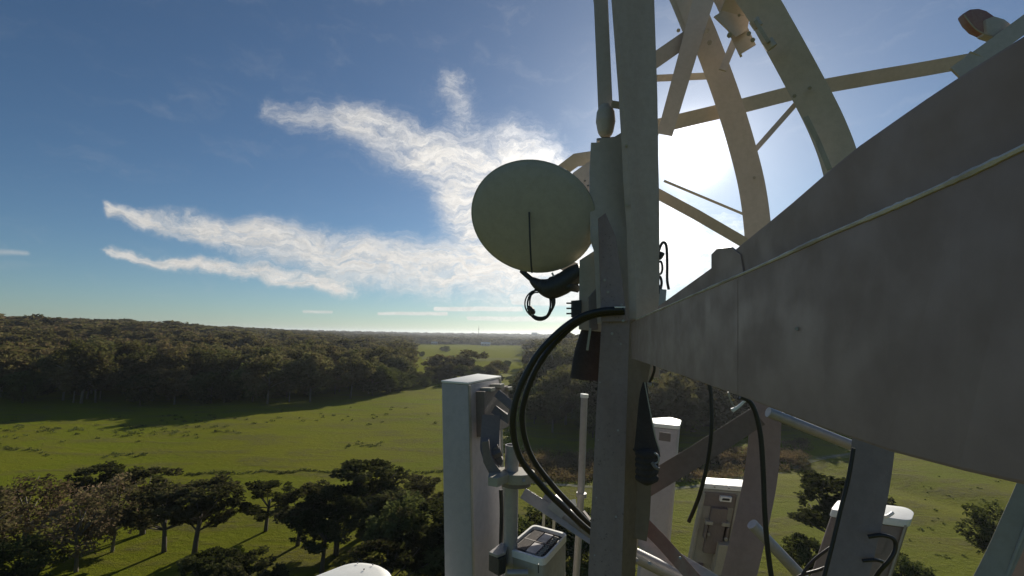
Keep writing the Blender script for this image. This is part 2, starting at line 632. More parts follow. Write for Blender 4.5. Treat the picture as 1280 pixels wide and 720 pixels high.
M['track'] = soil('pale_gravel', (0.26, 0.25, 0.19), (0.15, 0.15, 0.07))
M['drygrass'] = soil('dry_pasture', (0.20, 0.19, 0.075), (0.14, 0.15, 0.045))
M['farfield'] = soil('far_pasture', (0.20, 0.20, 0.03), (0.14, 0.15, 0.02))
M['bankearth'] = soil('bare_bank_earth', (0.10, 0.07, 0.045), (0.06, 0.055, 0.025))
G = ground_pt
strip('gravel_track', [G(560, 598), G(640, 601), G(700, 606), G(800, 612), G(880, 607), G(960, 592), G(1060, 568), G(1200, 545)], 1.7, M['track'], 0.05)
strip('footpath', [G(990, 577), G(1040, 571), G(1090, 566), G(1200, 560)], 4.0, M['drygrass'], 0.03)
strip('bare_bank', [G(655, 588), G(720, 580), G(800, 585), G(870, 588), G(960, 574)], 9.0, M['bankearth'], 0.025)


def field(name, loop, material, lift):
    """a field laid on the land, cut from the loop of ground corners"""
    pts = [Vector(p) for p in loop]
    v, f = [], []
    n = 14
    a, b, c, d = pts
    for i in range(n + 1):
        for j in range(n + 1):
            s, t = i / n, j / n
            p = (a * (1 - s) + b * s) * (1 - t) + (d * (1 - s) + c * s) * t
            wob = 1 + 0.02 * math.sin(s * 9 + t * 5)
            x, y = p.x * wob, p.y * wob
            v.append((x, y, float(height(x, y)) + lift))
    for i in range(n):
        for j in range(n):
            q = i * (n + 1) + j
            f.append((q, q + 1, q + n + 2, q + n + 1))
    return tag(link_mesh(name, v, f, material), kind='structure')


def polar(px, d):
    a = px_az(px)
    return Vector((math.sin(a) * d, math.cos(a) * d, 0))


field('far_pasture', [polar(515, 430), polar(662, 430), polar(672, 1500), polar(512, 1500)], M['farfield'], 0.5)
field('dry_field', [polar(528, 640), polar(650, 600), polar(650, 700), polar(528, 720)], M['drygrass'], 0.9)
field('distant_paddock', [polar(690, 1100), polar(780, 1100), polar(790, 1700), polar(690, 1700)], M['farfield'], 0.8)


# ------------------------------------------------------------------ trees
rng = np.random.default_rng(11)


def leaf_cloud(centres, radii, per, size, flat=0.6, rg=rng):
    """leaf-sized faces on and in the clumps -> verts (n*4,3)"""
    C_, S_ = [], []
    for c, r_ in zip(centres, radii):
        k = max(3, int(per * (r_ ** 2)))
        d = rg.normal(size=(k, 3))
        d /= np.linalg.norm(d, axis=1)[:, None]
        rr = r_ * (0.45 + 0.75 * rg.random(k) ** 0.9)[:, None]
        p = c + d * rr * np.array([1, 1, flat])
        C_.append(p)
    p = np.concatenate(C_)
    n = len(p)
    a = rg.normal(size=(n, 3)); a[:, 2] *= 0.45
    a /= np.linalg.norm(a, axis=1)[:, None]
    b = rg.normal(size=(n, 3))
    b -= a * (a * b).sum(1)[:, None]
    b /= np.linalg.norm(b, axis=1)[:, None]
    s = size * (0.5 + rg.random(n))[:, None]
    bend = np.cross(a, b) * s * 0.25
    v = np.stack([p - a * s - b * s * 0.30, p + a * s * 0.1 - b * s * 0.55 + bend, p + a * s, p - a * s * 0.1 + b * s * 0.55 + bend], 1)
    return v.reshape(-1, 3)


def quads_mesh(name, verts, material):
    me = bpy.data.meshes.new(name)
    n = len(verts) // 4
    me.vertices.add(len(verts))
    me.vertices.foreach_set('co', verts.astype(np.float32).ravel())
    me.loops.add(n * 4)
    me.loops.foreach_set('vertex_index', np.arange(n * 4, dtype=np.int32))
    me.polygons.add(n)
    me.polygons.foreach_set('loop_start', np.arange(0, n * 4, 4, dtype=np.int32))
    me.polygons.foreach_set('loop_total', np.full(n, 4, dtype=np.int32))
    me.materials.append(material)
    me.update(calc_edges=True)
    return me


def limb_mesh(name, limbs, material):
    """limbs: list of (points, r0, r1)"""
    V, Fc = [], []
    for pts, r0, r1 in limbs:
        n = len(pts)
        sc_l = [r0 + (r1 - r0) * i / (n - 1) for i in range(n)]
        v, f = sweep_vf(pts, circle(1.0, 6), sc_l, ref=(0.3, 1, 0.2))
        o = len(V)
        V += [tuple(q) for q in v]
        Fc += [tuple(i + o for i in q) for q in f]
    me = bpy.data.meshes.new(name)
    me.from_pydata(V, [], Fc)
    me.polygons.foreach_set('use_smooth', [True] * len(me.polygons))
    me.materials.append(material)
    return me


def tree_model(kind, seed, h, leafsize, per):
    """returns (trunk mesh, crown mesh) for a tree of height h standing at the origin"""
    rg = np.random.default_rng(seed)
    limbs, cen, rad = [], [], []
    if kind == 'cypress':                      # wind-shaped, layered umbrella on a leaning bare trunk
        lean = rg.uniform(-0.12, 0.12, 2) * h
        ph = [Vector((lean[0] * (t ** 1.5), lean[1] * (t ** 1.5), h * 0.62 * t)) for t in (0, .25, .5, .75, 1)]
        limbs.append((ph, h * 0.032, h * 0.016))
        if seed % 2:
            q = [Vector((0.25, 0.1, 0)), Vector((h * .10, .2, h * .25)), Vector((h * .17, h * .04, h * .5))]
            limbs.append((q, h * 0.022, h * 0.01))
        for i in range(15):
            an = i * 2.4 + rg.uniform(-.5, .5)
            lev = rg.uniform(0.42, 0.93)
            ro = h * (0.52 * math.sqrt(max(0.05, 1 - ((lev - .50) / .50) ** 2)) * rg.uniform(.5, 1.05))
            base = ph[-2] if lev > .6 else ph[2]
            tip = Vector((lean[0] + math.cos(an) * ro, lean[1] + math.sin(an) * ro, h * lev))
            mid = base.lerp(tip, .5) + Vector((0, 0, -h * .03))
            limbs.append(([base, mid, tip], h * 0.011, h * 0.004))
            for k in range(4):
                c = np.array(base.lerp(tip, 0.5 + .18 * k)) + rg.normal(size=3) * h * np.array([.05, .05, .015])
                c[2] = max(c[2], h * .30)
                cen.append(c); rad.append(h * rg.uniform(.035, .095))
        for k in range(16):
            an, ro = rg.uniform(0, 6.28), h * .30 * math.sqrt(rg.random())
            cen.append(np.array([lean[0] + math.cos(an) * ro, lean[1] + math.sin(an) * ro, h * (.94 - .3 * (ro / h) ** 1.0)]))
            rad.append(h * rg.uniform(.045, .095))
        flat = 0.6
    else:
        wide = {'gum': .43, 'oak': .56, 'twiggy': .42, 'far': .42}[kind]
        low = {'gum': .28, 'oak': .12, 'twiggy': .22, 'far': .15}[kind]
        ph = [Vector((rg.uniform(-.02, .02) * h * t * 3, rg.uniform(-.02, .02) * h * t * 3, h * .7 * t)) for t in (0, .33, .66, 1)]
        limbs.append((ph, h * .024, h * .008))
        for i in range(10 if kind != 'far' else 4):
            an = i * 2.4 + rg.uniform(-.6, .6)
            lev = rg.uniform(low + .1, .92)
            ro = h * wide * math.sqrt(max(.08, 1 - ((lev - (low + .9) / 2) / (.52 - low / 2)) ** 2)) * rg.uniform(.6, 1.0)
            base = ph[1].lerp(ph[3], min(1, max(0, lev - .3)))
            tip = Vector((math.cos(an) * ro, math.sin(an) * ro, h * lev))
            limbs.append(([base, base.lerp(tip, .5) + Vector((0, 0, h * .02)), tip], h * .010, h * .003))
        nc = {'gum': 58, 'oak': 70, 'twiggy': 50, 'far': 22}[kind]
        for k in range(nc):
            d = rg.normal(size=3); d /= np.linalg.norm(d)
            q = rg.uniform(.55, 1.0)
            c = np.array([d[0] * wide * h * q, d[1] * wide * h * q, h * ((low + .93) / 2 + d[2] * (.93 - low) / 2 * q)])
            c += rg.normal(size=3) * h * .02
            cen.append(c); rad.append(h * rg.uniform(.06, .15) * (1.3 if kind == 'far' else 1.0))
        flat = 0.72
    v = leaf_cloud(cen, rad, per, leafsize, flat, rg)
    return limbs, v


def place_tree(name, models, mi, p, s, rz, label, cat='tree', group=None, wide=1.0):
    """every tree has an Empty at its foot with its own trunk and crown"""
    tr, cr = models[mi]
    t = thing(name, p, label, cat, group)
    t.rotation_euler = (0, 0, rz)
    t.scale = (s * wide, s * wide, s * random.uniform(.92, 1.1))
    for nm, me in (('trunk', tr), ('crown', cr)):
        o = bpy.data.objects.new(nm, me)
        COL.objects.link(o)
        o.parent = t
    return t


def models(kind, n, h, leaf, per, mt, bark):
    out = []
    for i in range(n):
        limbs, v = tree_model(kind, 100 + i * 7 + len(kind), h, leaf, per)
        out.append((limb_mesh(kind + '_trunk', limbs, bark), quads_mesh(kind + '_crown', v, mt)))
    return out


cyp = models('cypress', 4, 10.0, 0.21, 190, M['pine'], M['bark'])
twg = models('twiggy', 2, 10.0, 0.20, 60, M['olive'], M['barkp'])
gum = models('gum', 4, 20.0, 0.55, 22, M['gum'], M['barkp'])
oak = models('oak', 3, 18.0, 0.55, 20, M['oak'], M['bark'])


def at_ground(px, py):
    p = G(px, py)
    return Vector((p.x, p.y, float(height(p.x, p.y)) - 0.05))


def near_tree(name, md, mi, px, py, topy, rz, label, base_h=10.0):
    p = at_ground(px, py)
    top = P(px, topy, p.y)
    s = max(.2, (top.z - p.z) / base_h)
    return place_tree(name, md, mi, p, s, rz, label, wide=1.2 if md is cyp else 1.0)


near_tree('cypress_tree', cyp, 1, 243, 692, 596, 0.4, 'dark cypress standing over its long thin shadow, third large crown from the left')
near_tree('cypress_tree', cyp, 0, 178, 668, 580, 2.1, 'dark flat-topped cypress half hidden by brown twiggy trees on the left')
near_tree('cypress_tree', cyp, 2, 120, 650, 582, 4.0, 'small dark cypress at the back edge of the brown twiggy trees on the left')
near_tree('cypress_tree', cyp, 3, 332, 664, 597, 1.0, 'cypress with a slanting bare trunk standing between the two-stemmed cypress and the biggest one')
near_tree('cypress_tree', cyp, 2, 452, 672, 573, 0.2, 'tallest and broadest dark cypress, reaching up to the dark line across the meadow')
near_tree('cypress_tree', cyp, 1, 402, 716, 636, 2.5, 'low spreading cypress in front of the broadest cypress, above the white antenna top')
near_tree('cypress_tree', cyp, 3, 528, 655, 588, 3.3, 'round dark cypress directly left of the tall white panel antenna, farther back')
near_tree('broadleaf_tree', oak, 0, 512, 722, 622, 1.3, 'speckled olive green bushy tree against the lower left side of the white panel antenna', 18)
near_tree('cypress_tree', cyp, 0, 570, 738, 640, 1.7, 'cypress behind the lower part of the tall white panel antenna')
near_tree('cypress_tree', cyp, 2, 690, 742, 640, 1.7, 'cypress crown filling the gap above the grey radio cabinet left of the tower leg')
near_tree('cypress_tree', cyp, 1, 1035, 700, 588, 0.9, 'big dark cypress on the grass at the right, behind the steel post')
near_tree('cypress_tree', cyp, 3, 1078, 690, 610, 3.9, 'cypress mostly hidden behind the right-hand steel post')
near_tree('broadleaf_tree', oak, 1, 1010, 720, 668, 2.2, 'small light green bush at the foot of the big cypress on the right', 18)
near_tree('broadleaf_tree', oak, 2, 1258, 706, 632, 0.5, 'dark spreading tree on the slope beside the curved post at the right edge', 18)
near_tree('broadleaf_tree', oak, 0, 1130, 745, 690, 3.5, 'dark bush below the brown antenna at the lower right', 18)
near_tree('twiggy_tree', twg, 0, 30, 690, 585, 0.0, 'brown twiggy tree at the left edge of the picture, thin crown')
near_tree('twiggy_tree', twg, 1, 95, 715, 610, 2.0, 'brown twiggy tree with see-through crown, second from the left edge')
near_tree('twiggy_tree', twg, 0, 140, 690, 600, 3.4, 'grey-brown twiggy tree in front of the half hidden flat-topped cypress')
near_tree('twiggy_tree', twg, 1, -40, 735, 610, 1.0, 'brown twiggy tree cut off by the left edge of the picture')
near_tree('broadleaf_tree', oak, 1, 15, 745, 668, 4.0, 'dull green round bush in the bottom left corner', 18)
near_tree('cypress_tree', cyp, 3, 310, 775, 696, 2.6, 'dark cypress cut off by the bottom edge, left of the white antenna top')
near_tree('cypress_tree', cyp, 0, 480, 775, 668, 0.6, 'dark cypress cut off by the bottom edge, right of the white antenna top')

near_tree('cypress_tree', cyp, 3, 540, 730, 628, 4.4, 'dark cypress against the middle of the tall white panel antenna')
near_tree('cypress_tree', cyp, 1, 255, 775, 690, 2.9, 'dark crown just above the bottom edge below the two-stemmed cypress')
near_tree('cypress_tree', cyp, 0, 420, 693, 600, 5.0, 'dark cypress merging into the left flank of the broadest cypress')
near_tree('cypress_tree', cyp, 2, 490, 700, 610, 2.9, 'dark cypress merging into the right flank of the broadest cypress')
near_tree('cypress_tree', cyp, 1, 372, 682, 607, 0.9, 'thin leaning cypress close right of the slanting-trunk cypress')
near_tree('cypress_tree', cyp, 3, 205, 690, 606, 3.7, 'dark cypress touching the left side of the lone long-shadowed one')
near_tree('broadleaf_tree', oak, 1, 590, 760, 650, 2.0, 'bushy tree behind the foot of the tall white panel antenna', 18)
near_tree('broadleaf_tree', oak, 2, 655, 735, 632, 5.0, 'bushy tree behind the galvanised mount arms left of the leg', 18)
near_tree('broadleaf_tree', oak, 1, 745, 740, 636, 1.0, 'bushy tree mostly hidden behind the mottled leg', 18)

# forest: the region, row by row
EDGE = [(-700, 500), (0, 505), (150, 508), (330, 507), (430, 500), (500, 490), (538, 484)]
EDGER = [(640, 500), (662, 530), (700, 546), (760, 548), (850, 548), (1000, 535), (1300, 530), (2200, 530)]


def dist_at(px, py):
    p = Z(px, py, 0.0)
    return math.hypot(p.x, p.y)


edL = [(px_az(a), dist_at(a, b)) for a, b in EDGE]
edR = [(px_az(a), dist_at(a, b)) for a, b in EDGER]
az540, az625, az642 = px_az(538), px_az(626), px_az(642)


def in_forest(a, d):
    if a < az540:
        e = np.interp(a, [q[0] for q in edL], [q[1] for q in edL])
        lim = 3200
        if a > px_az(508):
            return e < d < 350 or d > 1550 and d < lim
        return e < d < lim
    if a < px_az(668):
        if a < az625 and 330 < d < 395:
            return True
        if a > px_az(652) and 260 < d < 350:
            return True
        return 1500 < d < 3400
    e = np.interp(a, [q[0] for q in edR], [q[1] for q in edR])
    if px_az(690) < a < px_az(785) and 1080 < d < 1720:
        return False
    return e < d < 3400


spots = []
d = 150.0
while d < 3400:
    s = max(13.0, 0.036 * d)
    a = -0.98
    a += random.random() * s / d
    while a < 0.98:
        aa = a + random.uniform(-.35, .35) * s / d
        dd = d + random.uniform(-.4, .4) * s
        if in_forest(aa, dd):
            # sparse behind the beam and out of the frame, where almost nothing shows
            keep = 1.0
            if aa > px_az(1080): keep = 0.35 if dd < 700 else 0.15
            if aa < px_az(-60): keep = 0.4
            if random.random() < keep:
                spots.append((aa, dd, s))
        a += s / d
    d += s * 0.9
spots.sort(key=lambda q: q[1] if px_az(-20) < q[0] < px_az(830) else q[1] + 800)
NEAR = 270


def forest_label(kind, a, dd):
    e = edL if a < az540 else edR
    row = 'front' if dd - float(np.interp(a, [q[0] for q in e], [q[1] for q in e])) < 22 else 'back'
    kd = 'rounded dark tree' if kind == 'oak' else 'grey-brown gum tree'
    if az540 < a < az642:
        return kd + ' in the belt between meadow and far green pasture', 'trees of the belt before the far pasture'
    if a >= az642:
        zone = 'bank wood left of the leg' if a < px_az(745) else ('bank wood between leg and middle post' if a < px_az(940) else 'bank wood behind the big beam')
    else:
        zone = ('wood at the far left' if a < px_az(120) else 'wood left of its centre' if a < px_az(270) else
                'wood right of its centre' if a < px_az(410) else 'wood nearest the white antenna')
    return ('%s in the %s row of the %s' % (kd, 'front' if row == 'front' else 'rear', zone),
            '%ss, %s rows, %s' % (kd, row, zone))


far_v, far_seed = [], 0
fm = []
for i in range(6):
    _, v_hi = tree_model('far', 900 + i, 1.0, 0.045, 4200)
    _, v_lo = tree_model('far', 950 + i, 1.0, 0.075, 1500)
    fm.append((v_hi, v_lo))
for i, (a, d, s) in enumerate(spots):
    x, y = math.sin(a) * d, math.cos(a) * d
    z = float(height(x, y)) - 0.3
    right = a > az642
    if i < NEAR:
        isoak = random.random() < 0.38
        lb, gp_ = forest_label('oak' if isoak else 'gum', a, d)
        md = oak if isoak else gum
        base = 18 if isoak else 20
        hh = random.uniform(15, 27) if not isoak else random.uniform(10, 19)
        if px_az(508) < a < px_az(670): hh *= 0.55
        place_tree('broadleaf_tree' if isoak else 'gum_tree', md, random.randrange(len(md)), Vector((x, y, z)), hh / base,
                   random.uniform(0, 6.28), lb, 'tree', gp_)
    else:
        hh = random.uniform(11, 27) * (1.0 if d < 900 else 0.9)
        wd = max(hh, s * 1.5) * random.uniform(.85, 1.5)
        v = fm[random.randrange(6)][0 if d < 620 else 1]
        an = random.uniform(0, 6.28)
        ca, sa = math.cos(an), math.sin(an)
        q = np.empty_like(v)
        q[:, 0] = (v[:, 0] * ca - v[:, 1] * sa) * wd + x
        q[:, 1] = (v[:, 0] * sa + v[:, 1] * ca) * wd + y
        q[:, 2] = v[:, 2] * hh + z
        far_v.append(q)
fv = np.concatenate(far_v)
print('forest spots', len(spots), 'far quads', len(fv) // 4)
o = bpy.data.objects.new('distant_forest', quads_mesh('distant_forest', fv, M['gum']))
COL.objects.link(o)
tag(o, 'endless dark canopy of the forest rolling to the horizon', 'forest', kind='stuff')

# far rim of woods: one long rough canopy strip on the skyline
vv, ff = [], []
nseg = 900
for row, (dd, hh) in enumerate(((3300, 6), (3600, 18), (4300, 20), (5200, 21), (6500, 22), (8000, 24), (9500, 2))):
    for i in range(nseg + 1):
        a = -1.1 + 2.2 * i / nseg
        x, y = math.sin(a) * dd, math.cos(a) * dd
        k = float(height(x, y)) + hh * (0.8 + 0.35 * math.sin(i * 0.9 + row * 2) * math.sin(i * 0.23 + row) + random.uniform(-.12, .2))
        vv.append((x, y, k))
for r_ in range(6):
    for i in range(nseg):
        a = r_ * (nseg + 1) + i
        ff.append((a, a + 1, a + nseg + 2, a + nseg + 1))
o = link_mesh('skyline_forest', vv, ff, M['gum'])
tag(o, 'far wooded rim of the plain along the skyline', 'forest', kind='stuff')

# scrub and tussocks that nobody could count
cen, rad = [], []
for _ in range(1300):
    px = random.uniform(640, 1010)
    py = random.uniform(566, 603) - max(0, (px - 860)) * .1
    p = G(px, py)
    cen.append(np.array([p.x, p.y, float(height(p.x, p.y)) + .3])); rad.append(random.uniform(.5, 1.7))
o = bpy.data.objects.new('bank_scrub', quads_mesh('bank_scrub', leaf_cloud(cen, rad, 42, 0.22, .8), M['scrub']))
COL.objects.link(o)
tag(o, 'brown scrub covering the bank above the gravel track', 'scrub', kind='stuff')
cen, rad = [], []
for _ in range(150):
    px, py = random.uniform(-20, 300), random.gauss(537, 6)
    if random.random() < .35: px, py = random.uniform(200, 560), random.gauss(520, 7)
    p = G(px, max(520 if px < 330 else 505, py))
    cen.append(np.array([p.x, p.y, float(height(p.x, p.y)) + .15])); rad.append(random.uniform(.4, 1.0))
for i in range(330):                                                    # dark line across the meadow
    px = 150 + i * 1.25 + random.uniform(-1, 1)
    py = 596 - 4 * math.sin((px - 150) / 420 * 3.0) - (px - 150) * .012 + 1.2 * math.sin(px * .11) + random.gauss(0, .7)
    if random.random() < .3: continue
    p = G(px, py)
    cen.append(np.array([p.x, p.y, float(height(p.x, p.y)) + .1])); rad.append(random.uniform(.25, .5))
for (x0, y0, x1, y1) in ((0, 556, 66, 571), (122, 573, 188, 566), (430, 560, 480, 553)):
    for i in range(34):
        q = random.random()
        p = G(x0 + (x1 - x0) * q, y0 + (y1 - y0) * q + 2.5 * math.sin(q * 7 + x0) + random.gauss(0, 1.2))
        cen.append(np.array([p.x, p.y, float(height(p.x, p.y)) + .1])); rad.append(random.uniform(.25, .6))
for _ in range(70):
    p = G(random.uniform(1090, 1290), random.uniform(590, 720))
    cen.append(np.array([p.x, p.y, float(height(p.x, p.y)) + .05])); rad.append(random.uniform(.2, .45))
o = bpy.data.objects.new('grass_tussocks', quads_mesh('grass_tussocks', leaf_cloud(cen, rad, 70, 0.20, .6), M['oak']))
COL.objects.link(o)
tag(o, 'low dark tussocks and weeds dotting the meadow', 'tussocks', kind='stuff')

for px, d_, hh_, lb in ((558, 900, 13, 'dark round tree standing alone at the left of the far green pasture'),
                        (553, 930, 10, 'smaller dark tree beside the lone round tree on the far green pasture'),
                        (566, 640, 6, 'low bush in the left middle of the far green pasture'),
                        (585, 690, 6, 'low bush at the centre of the far green pasture'),
                        (527, 720, 9, 'pale tree at the left rim of the far green pasture'),
                        (548, 520, 7, 'small tree behind the tree belt, leftmost on the pasture'),
                        (634, 500, 8, 'small tree at the right side of the far pasture, nearer the cables'),
                        (645, 300, 9, 'small dark tree on the grass right of the tall white antenna top'),
                        (655, 330, 8, 'second small dark tree right of the tall white antenna top'),
                        (638, 262, 6, 'bush on the grass just right of the tall white antenna')):
    c = polar(px, d_)
    place_tree('broadleaf_tree', oak, int(px) % 3, Vector((c.x, c.y, float(height(c.x, c.y)) - .2)), hh_ / 18, px * 1.3, lb)

# small far things
def far_box(name, px, d, z0, wd, dp, ht, material, label, cat, roof=None):
    c = polar(px, d)
    z = float(height(c.x, c.y)) + z0
    t = thing(name, (c.x, c.y, z), label, cat)
    x, y = c.x, c.y
    loop = [(x - wd / 2, y - dp / 2, z + ht), (x + wd / 2, y - dp / 2, z + ht), (x + wd / 2, y + dp / 2, z + ht), (x - wd / 2, y + dp / 2, z + ht)]
    prism('wall', loop, (0, 0, -ht), material, t)
    v = [(x - wd / 2 - .5, y - dp / 2 - .5, z + ht + .01), (x + wd / 2 + .5, y - dp / 2 - .5, z + ht + .01), (x + wd / 2 + .5, y + dp / 2 + .5, z + ht + .01),
         (x - wd / 2 - .5, y + dp / 2 + .5, z + ht + .01), (x - wd / 2, y, z + ht * 1.5), (x + wd / 2, y, z + ht * 1.5)]
    link_mesh('roof', v, [(0, 1, 2, 3), (0, 1, 5, 4), (2, 3, 4, 5), (1, 2, 5), (3, 0, 4)], roof or M['white'], t)
    for k in range(3):
        wx = x - wd * .3 + k * wd * .3
        prism('window', [(wx - .8, y - dp / 2 - .06, z + ht * .75), (wx + .8, y - dp / 2 - .06, z + ht * .75), (wx + .8, y - dp / 2 + .05, z + ht * .75), (wx - .8, y - dp / 2 + .05, z + ht * .75)], (0, 0, -ht * .35), M['dark'], t)
    return t


far_box('farm_shed', 607, 1380, 0, 26, 12, 7, M['panelb'], 'pale roofed farm shed at the far end of the green pasture', 'shed')
far_box('farm_shed', 543, 1480, 0, 20, 10, 6, M['panelb'], 'small pale shed at the far left corner of the green pasture', 'shed')
far_box('town_building', 668, 3500, 18, 44, 20, 16, M['panelb'], 'pale flat building rising above the far skyline near the coiled wires', 'building')
c = polar(598, 3000)
t = thing('radio_mast', (c.x, c.y, float(height(c.x, c.y))), 'thin far radio mast standing alone on the skyline', 'mast')
sweep('pole', [c + Vector((0, 0, float(height(c.x, c.y)))), c + Vector((0, 0, 85))], circle(1.6, 8), M['grey'], t, scales=[1.4, .5])
sweep('platform', [c + Vector((0, 0, 60)), c + Vector((0, 0, 66))], circle(3.2, 8), M['grey'], t)

# ================================================================== THE TOWER
GZ = 0.0
tower = thing('lattice_tower', P(783, 418, 2.05) * 1.0, 'pale steel lattice mast with thick leg, curved members and struts against the sun', 'tower')
tower.location.z = 0
T = tower


def bar(name, pts, wd, mt, par=None, t=0.012, L=0.0, side=1, n=8, curved=False, scales=None, bevel=0.0015, ref=None, origin=None):
    """flat bar or angle through (px, py, Y) points; wd = seen width in metres"""
    path = PP(pts)
    if curved:
        path = spline(path, n)
        if scales:
            scales = list(np.interp(np.linspace(0, 1, len(path)), np.linspace(0, 1, len(scales)), scales))
    prof = ell(wd, t, L, side) if L else rect(wd, t)
    return sweep(name, path, prof, mt, par, scales=scales, bevel=bevel, ref=ref, origin=origin)


def pipe(name, pts, r, mt, par=None, n=14, curved=True, scales=None, sub=8, origin=None):
    path = PP(pts)
    if curved and len(path) > 2:
        path = spline(path, sub)
        if scales:
            scales = list(np.interp(np.linspace(0, 1, len(path)), np.linspace(0, 1, len(scales)), scales))
    return sweep(name, path, circle(r, n), mt, par, scales=scales, smooth=True, origin=origin)


def extend_down(a, b, z=0.0):
    """carry the line a->b on to height z"""
    a, b = Vector(a), Vector(b)
    return a + (b - a) * ((z - a.z) / (b.z - a.z))


def leg_section(name, left_edge, apex, right_edge, Yc, mtl, mtr, par, t=0.012, back=0.05):
    """an angle leg whose heel points at the viewer: two flanges, each its own plate; edges are pixel points"""
    L = [P(x, y, Yc(y) + back) for x, y in left_edge]
    A = [P(x, y, Yc(y)) for x, y in apex]
    Rr = [P(x, y, Yc(y) + back * 1.5) for x, y in right_edge]
    for nm, E, mt in ((name, L, mtl), (name, Rr, mtr)):
        v, f = [], []
        n = len(A)
        for i in range(n):
            a, e = A[i], E[i]
            dr = (A[min(i + 1, n - 1)] - A[max(i - 1, 0)]).normalized()
            nr = (e - a).cross(dr).normalized()
            if nr.dot(CAM - a) > 0: nr = -nr
            v += [a, e, e + nr * t, a + nr * t]
        for i in range(n - 1):
            for j in range(4):
                q = i * 4 + j; w_ = i * 4 + (j + 1) % 4
                f.append((q, w_, w_ + 4, q + 4))
        f += [(0, 1, 2, 3), tuple((n - 1) * 4 + j for j in (3, 2, 1, 0))]
        link_mesh(nm, v, f, mt, par, bevel=0.002)
    return A, L, Rr


def Yleg(y):
    return 2.02


# lower main leg: runs on down to the ground
le = [(752, 400), (746, 500), (741, 600), (735, 720)]
ap = [(787, 400), (784, 500), (781, 600), (777, 720)]
re_ = [(824, 400), (807, 490), (800, 600), (794, 720)]


def ext(e):
    (x0, y0), (x1, y1) = e[-2], e[-1]
    return e + [(x1 + (x1 - x0) * 1.2, y1 + (y1 - y0) * 1.2)]


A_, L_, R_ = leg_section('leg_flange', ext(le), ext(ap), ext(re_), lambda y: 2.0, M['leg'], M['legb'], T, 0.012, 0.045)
leu = [(762, -80), (764, 0), (773, 120), (777, 185), (779, 230), (783, 285), (786, 399)]
apu = [(768, -80), (770, 0), (779, 120), (784, 185), (787, 230), (791, 285), (796, 399)]
reu = [(816, -80), (818, 0), (822, 120), (823, 185), (823, 230), (824, 285), (824, 399)]
leg_section('leg_flange', leu, apu, reu, lambda y: 2.0, M['col'], M['col'], T, 0.012, 0.02)
prism('splice_plate', PP([(748, 273, 1.995), (757, 266, 1.995), (770, 296, 1.995), (778, 350, 1.995), (784, 402, 1.995), (752, 402, 1.995)]), fw * .012, M['leg'], T, bevel=.002)
foot = extend_down(A_[0], A_[-1], 0.0)
sweep('leg', [A_[-1] + Vector((0, .03, 0)), foot + Vector((0, .03, 0))], ell(0.17, 0.012, 0.12), M['leg'], T, ref=(0, 1, 0))
# a straight splice cover down the heel and its rows of rivets
for i, y in enumerate(range(430, 720, 36)):
    x = 787 - (y - 400) * 0.031
    if i % 3 == 0: bolt(T, P(x - 10 - 2 * math.sin(i), y, 1.985), 0.0042)
    if i % 2: bolt(T, P(x - 35, y + 12, 2.01), 0.0032)
# upper main leg: closed box column in front of the sun
up_path = [(788, -60, 2.12), (791, 0, 2.14), (798, 130, 2.17), (803, 250, 2.2), (805, 330, 2.24), (806, 470, 2.26)]
sweep('leg', spline(PP(up_path), 5), rect(0.180, 0.13), M['col'], T,
      scales=list(np.interp(np.linspace(0, 1, 26), [0, .2, .45, .7, 1], [1.04, 1.0, .88, .78, .72])), bevel=0.004)
# holes of light between leg and mounting plate: bolts and clip angles
for x, y in ((779, 182), (779, 256)):
    bolt(T, P(x + 4, y, 2.0), 0.007)

# inner pipe with its knotted end
bar('hanger_post', [(741, -60, 2.25), (751, 0, 2.25), (757, 140, 2.25)], 0.070, M['lat'], T, t=.03, L=0.05)
pipe('end_joint', [(757, 132, 2.24), (757, 140, 2.24), (757, 152, 2.24), (757, 166, 2.24), (757, 172, 2.24)], 0.045, M['lat'], T, 10, scales=[.6, .95, 1.05, .8, .4])
pipe('clevis_pin', [(746, 176, 2.24), (769, 174, 2.24)], 0.012, M['bolt'], T)
bar('clip_angle', [(764, 130, 2.2), (782, 133, 2.2)], 0.034, M['lat'], T)

# curved leg members on the right
bar('curved_leg', [(846, -60, 2.9), (862, 0, 2.9), (884, 55, 2.9), (908, 120, 2.9), (928, 185, 2.9), (941, 240, 2.9), (948, 300, 2.9), (950, 360, 2.9)], 0.150, M['lat'], T,
    t=.014, L=.10, side=-1, curved=True)
bar('curved_leg', [(895, -70, 2.2), (947, 0, 2.2), (971, 40, 2.2), (1006, 104, 2.2), (1034, 160, 2.2), (1052, 212, 2.2), (1066, 290, 2.2)], 0.150, M['lat'], T,
    t=.014, L=.10, side=-1, curved=True)
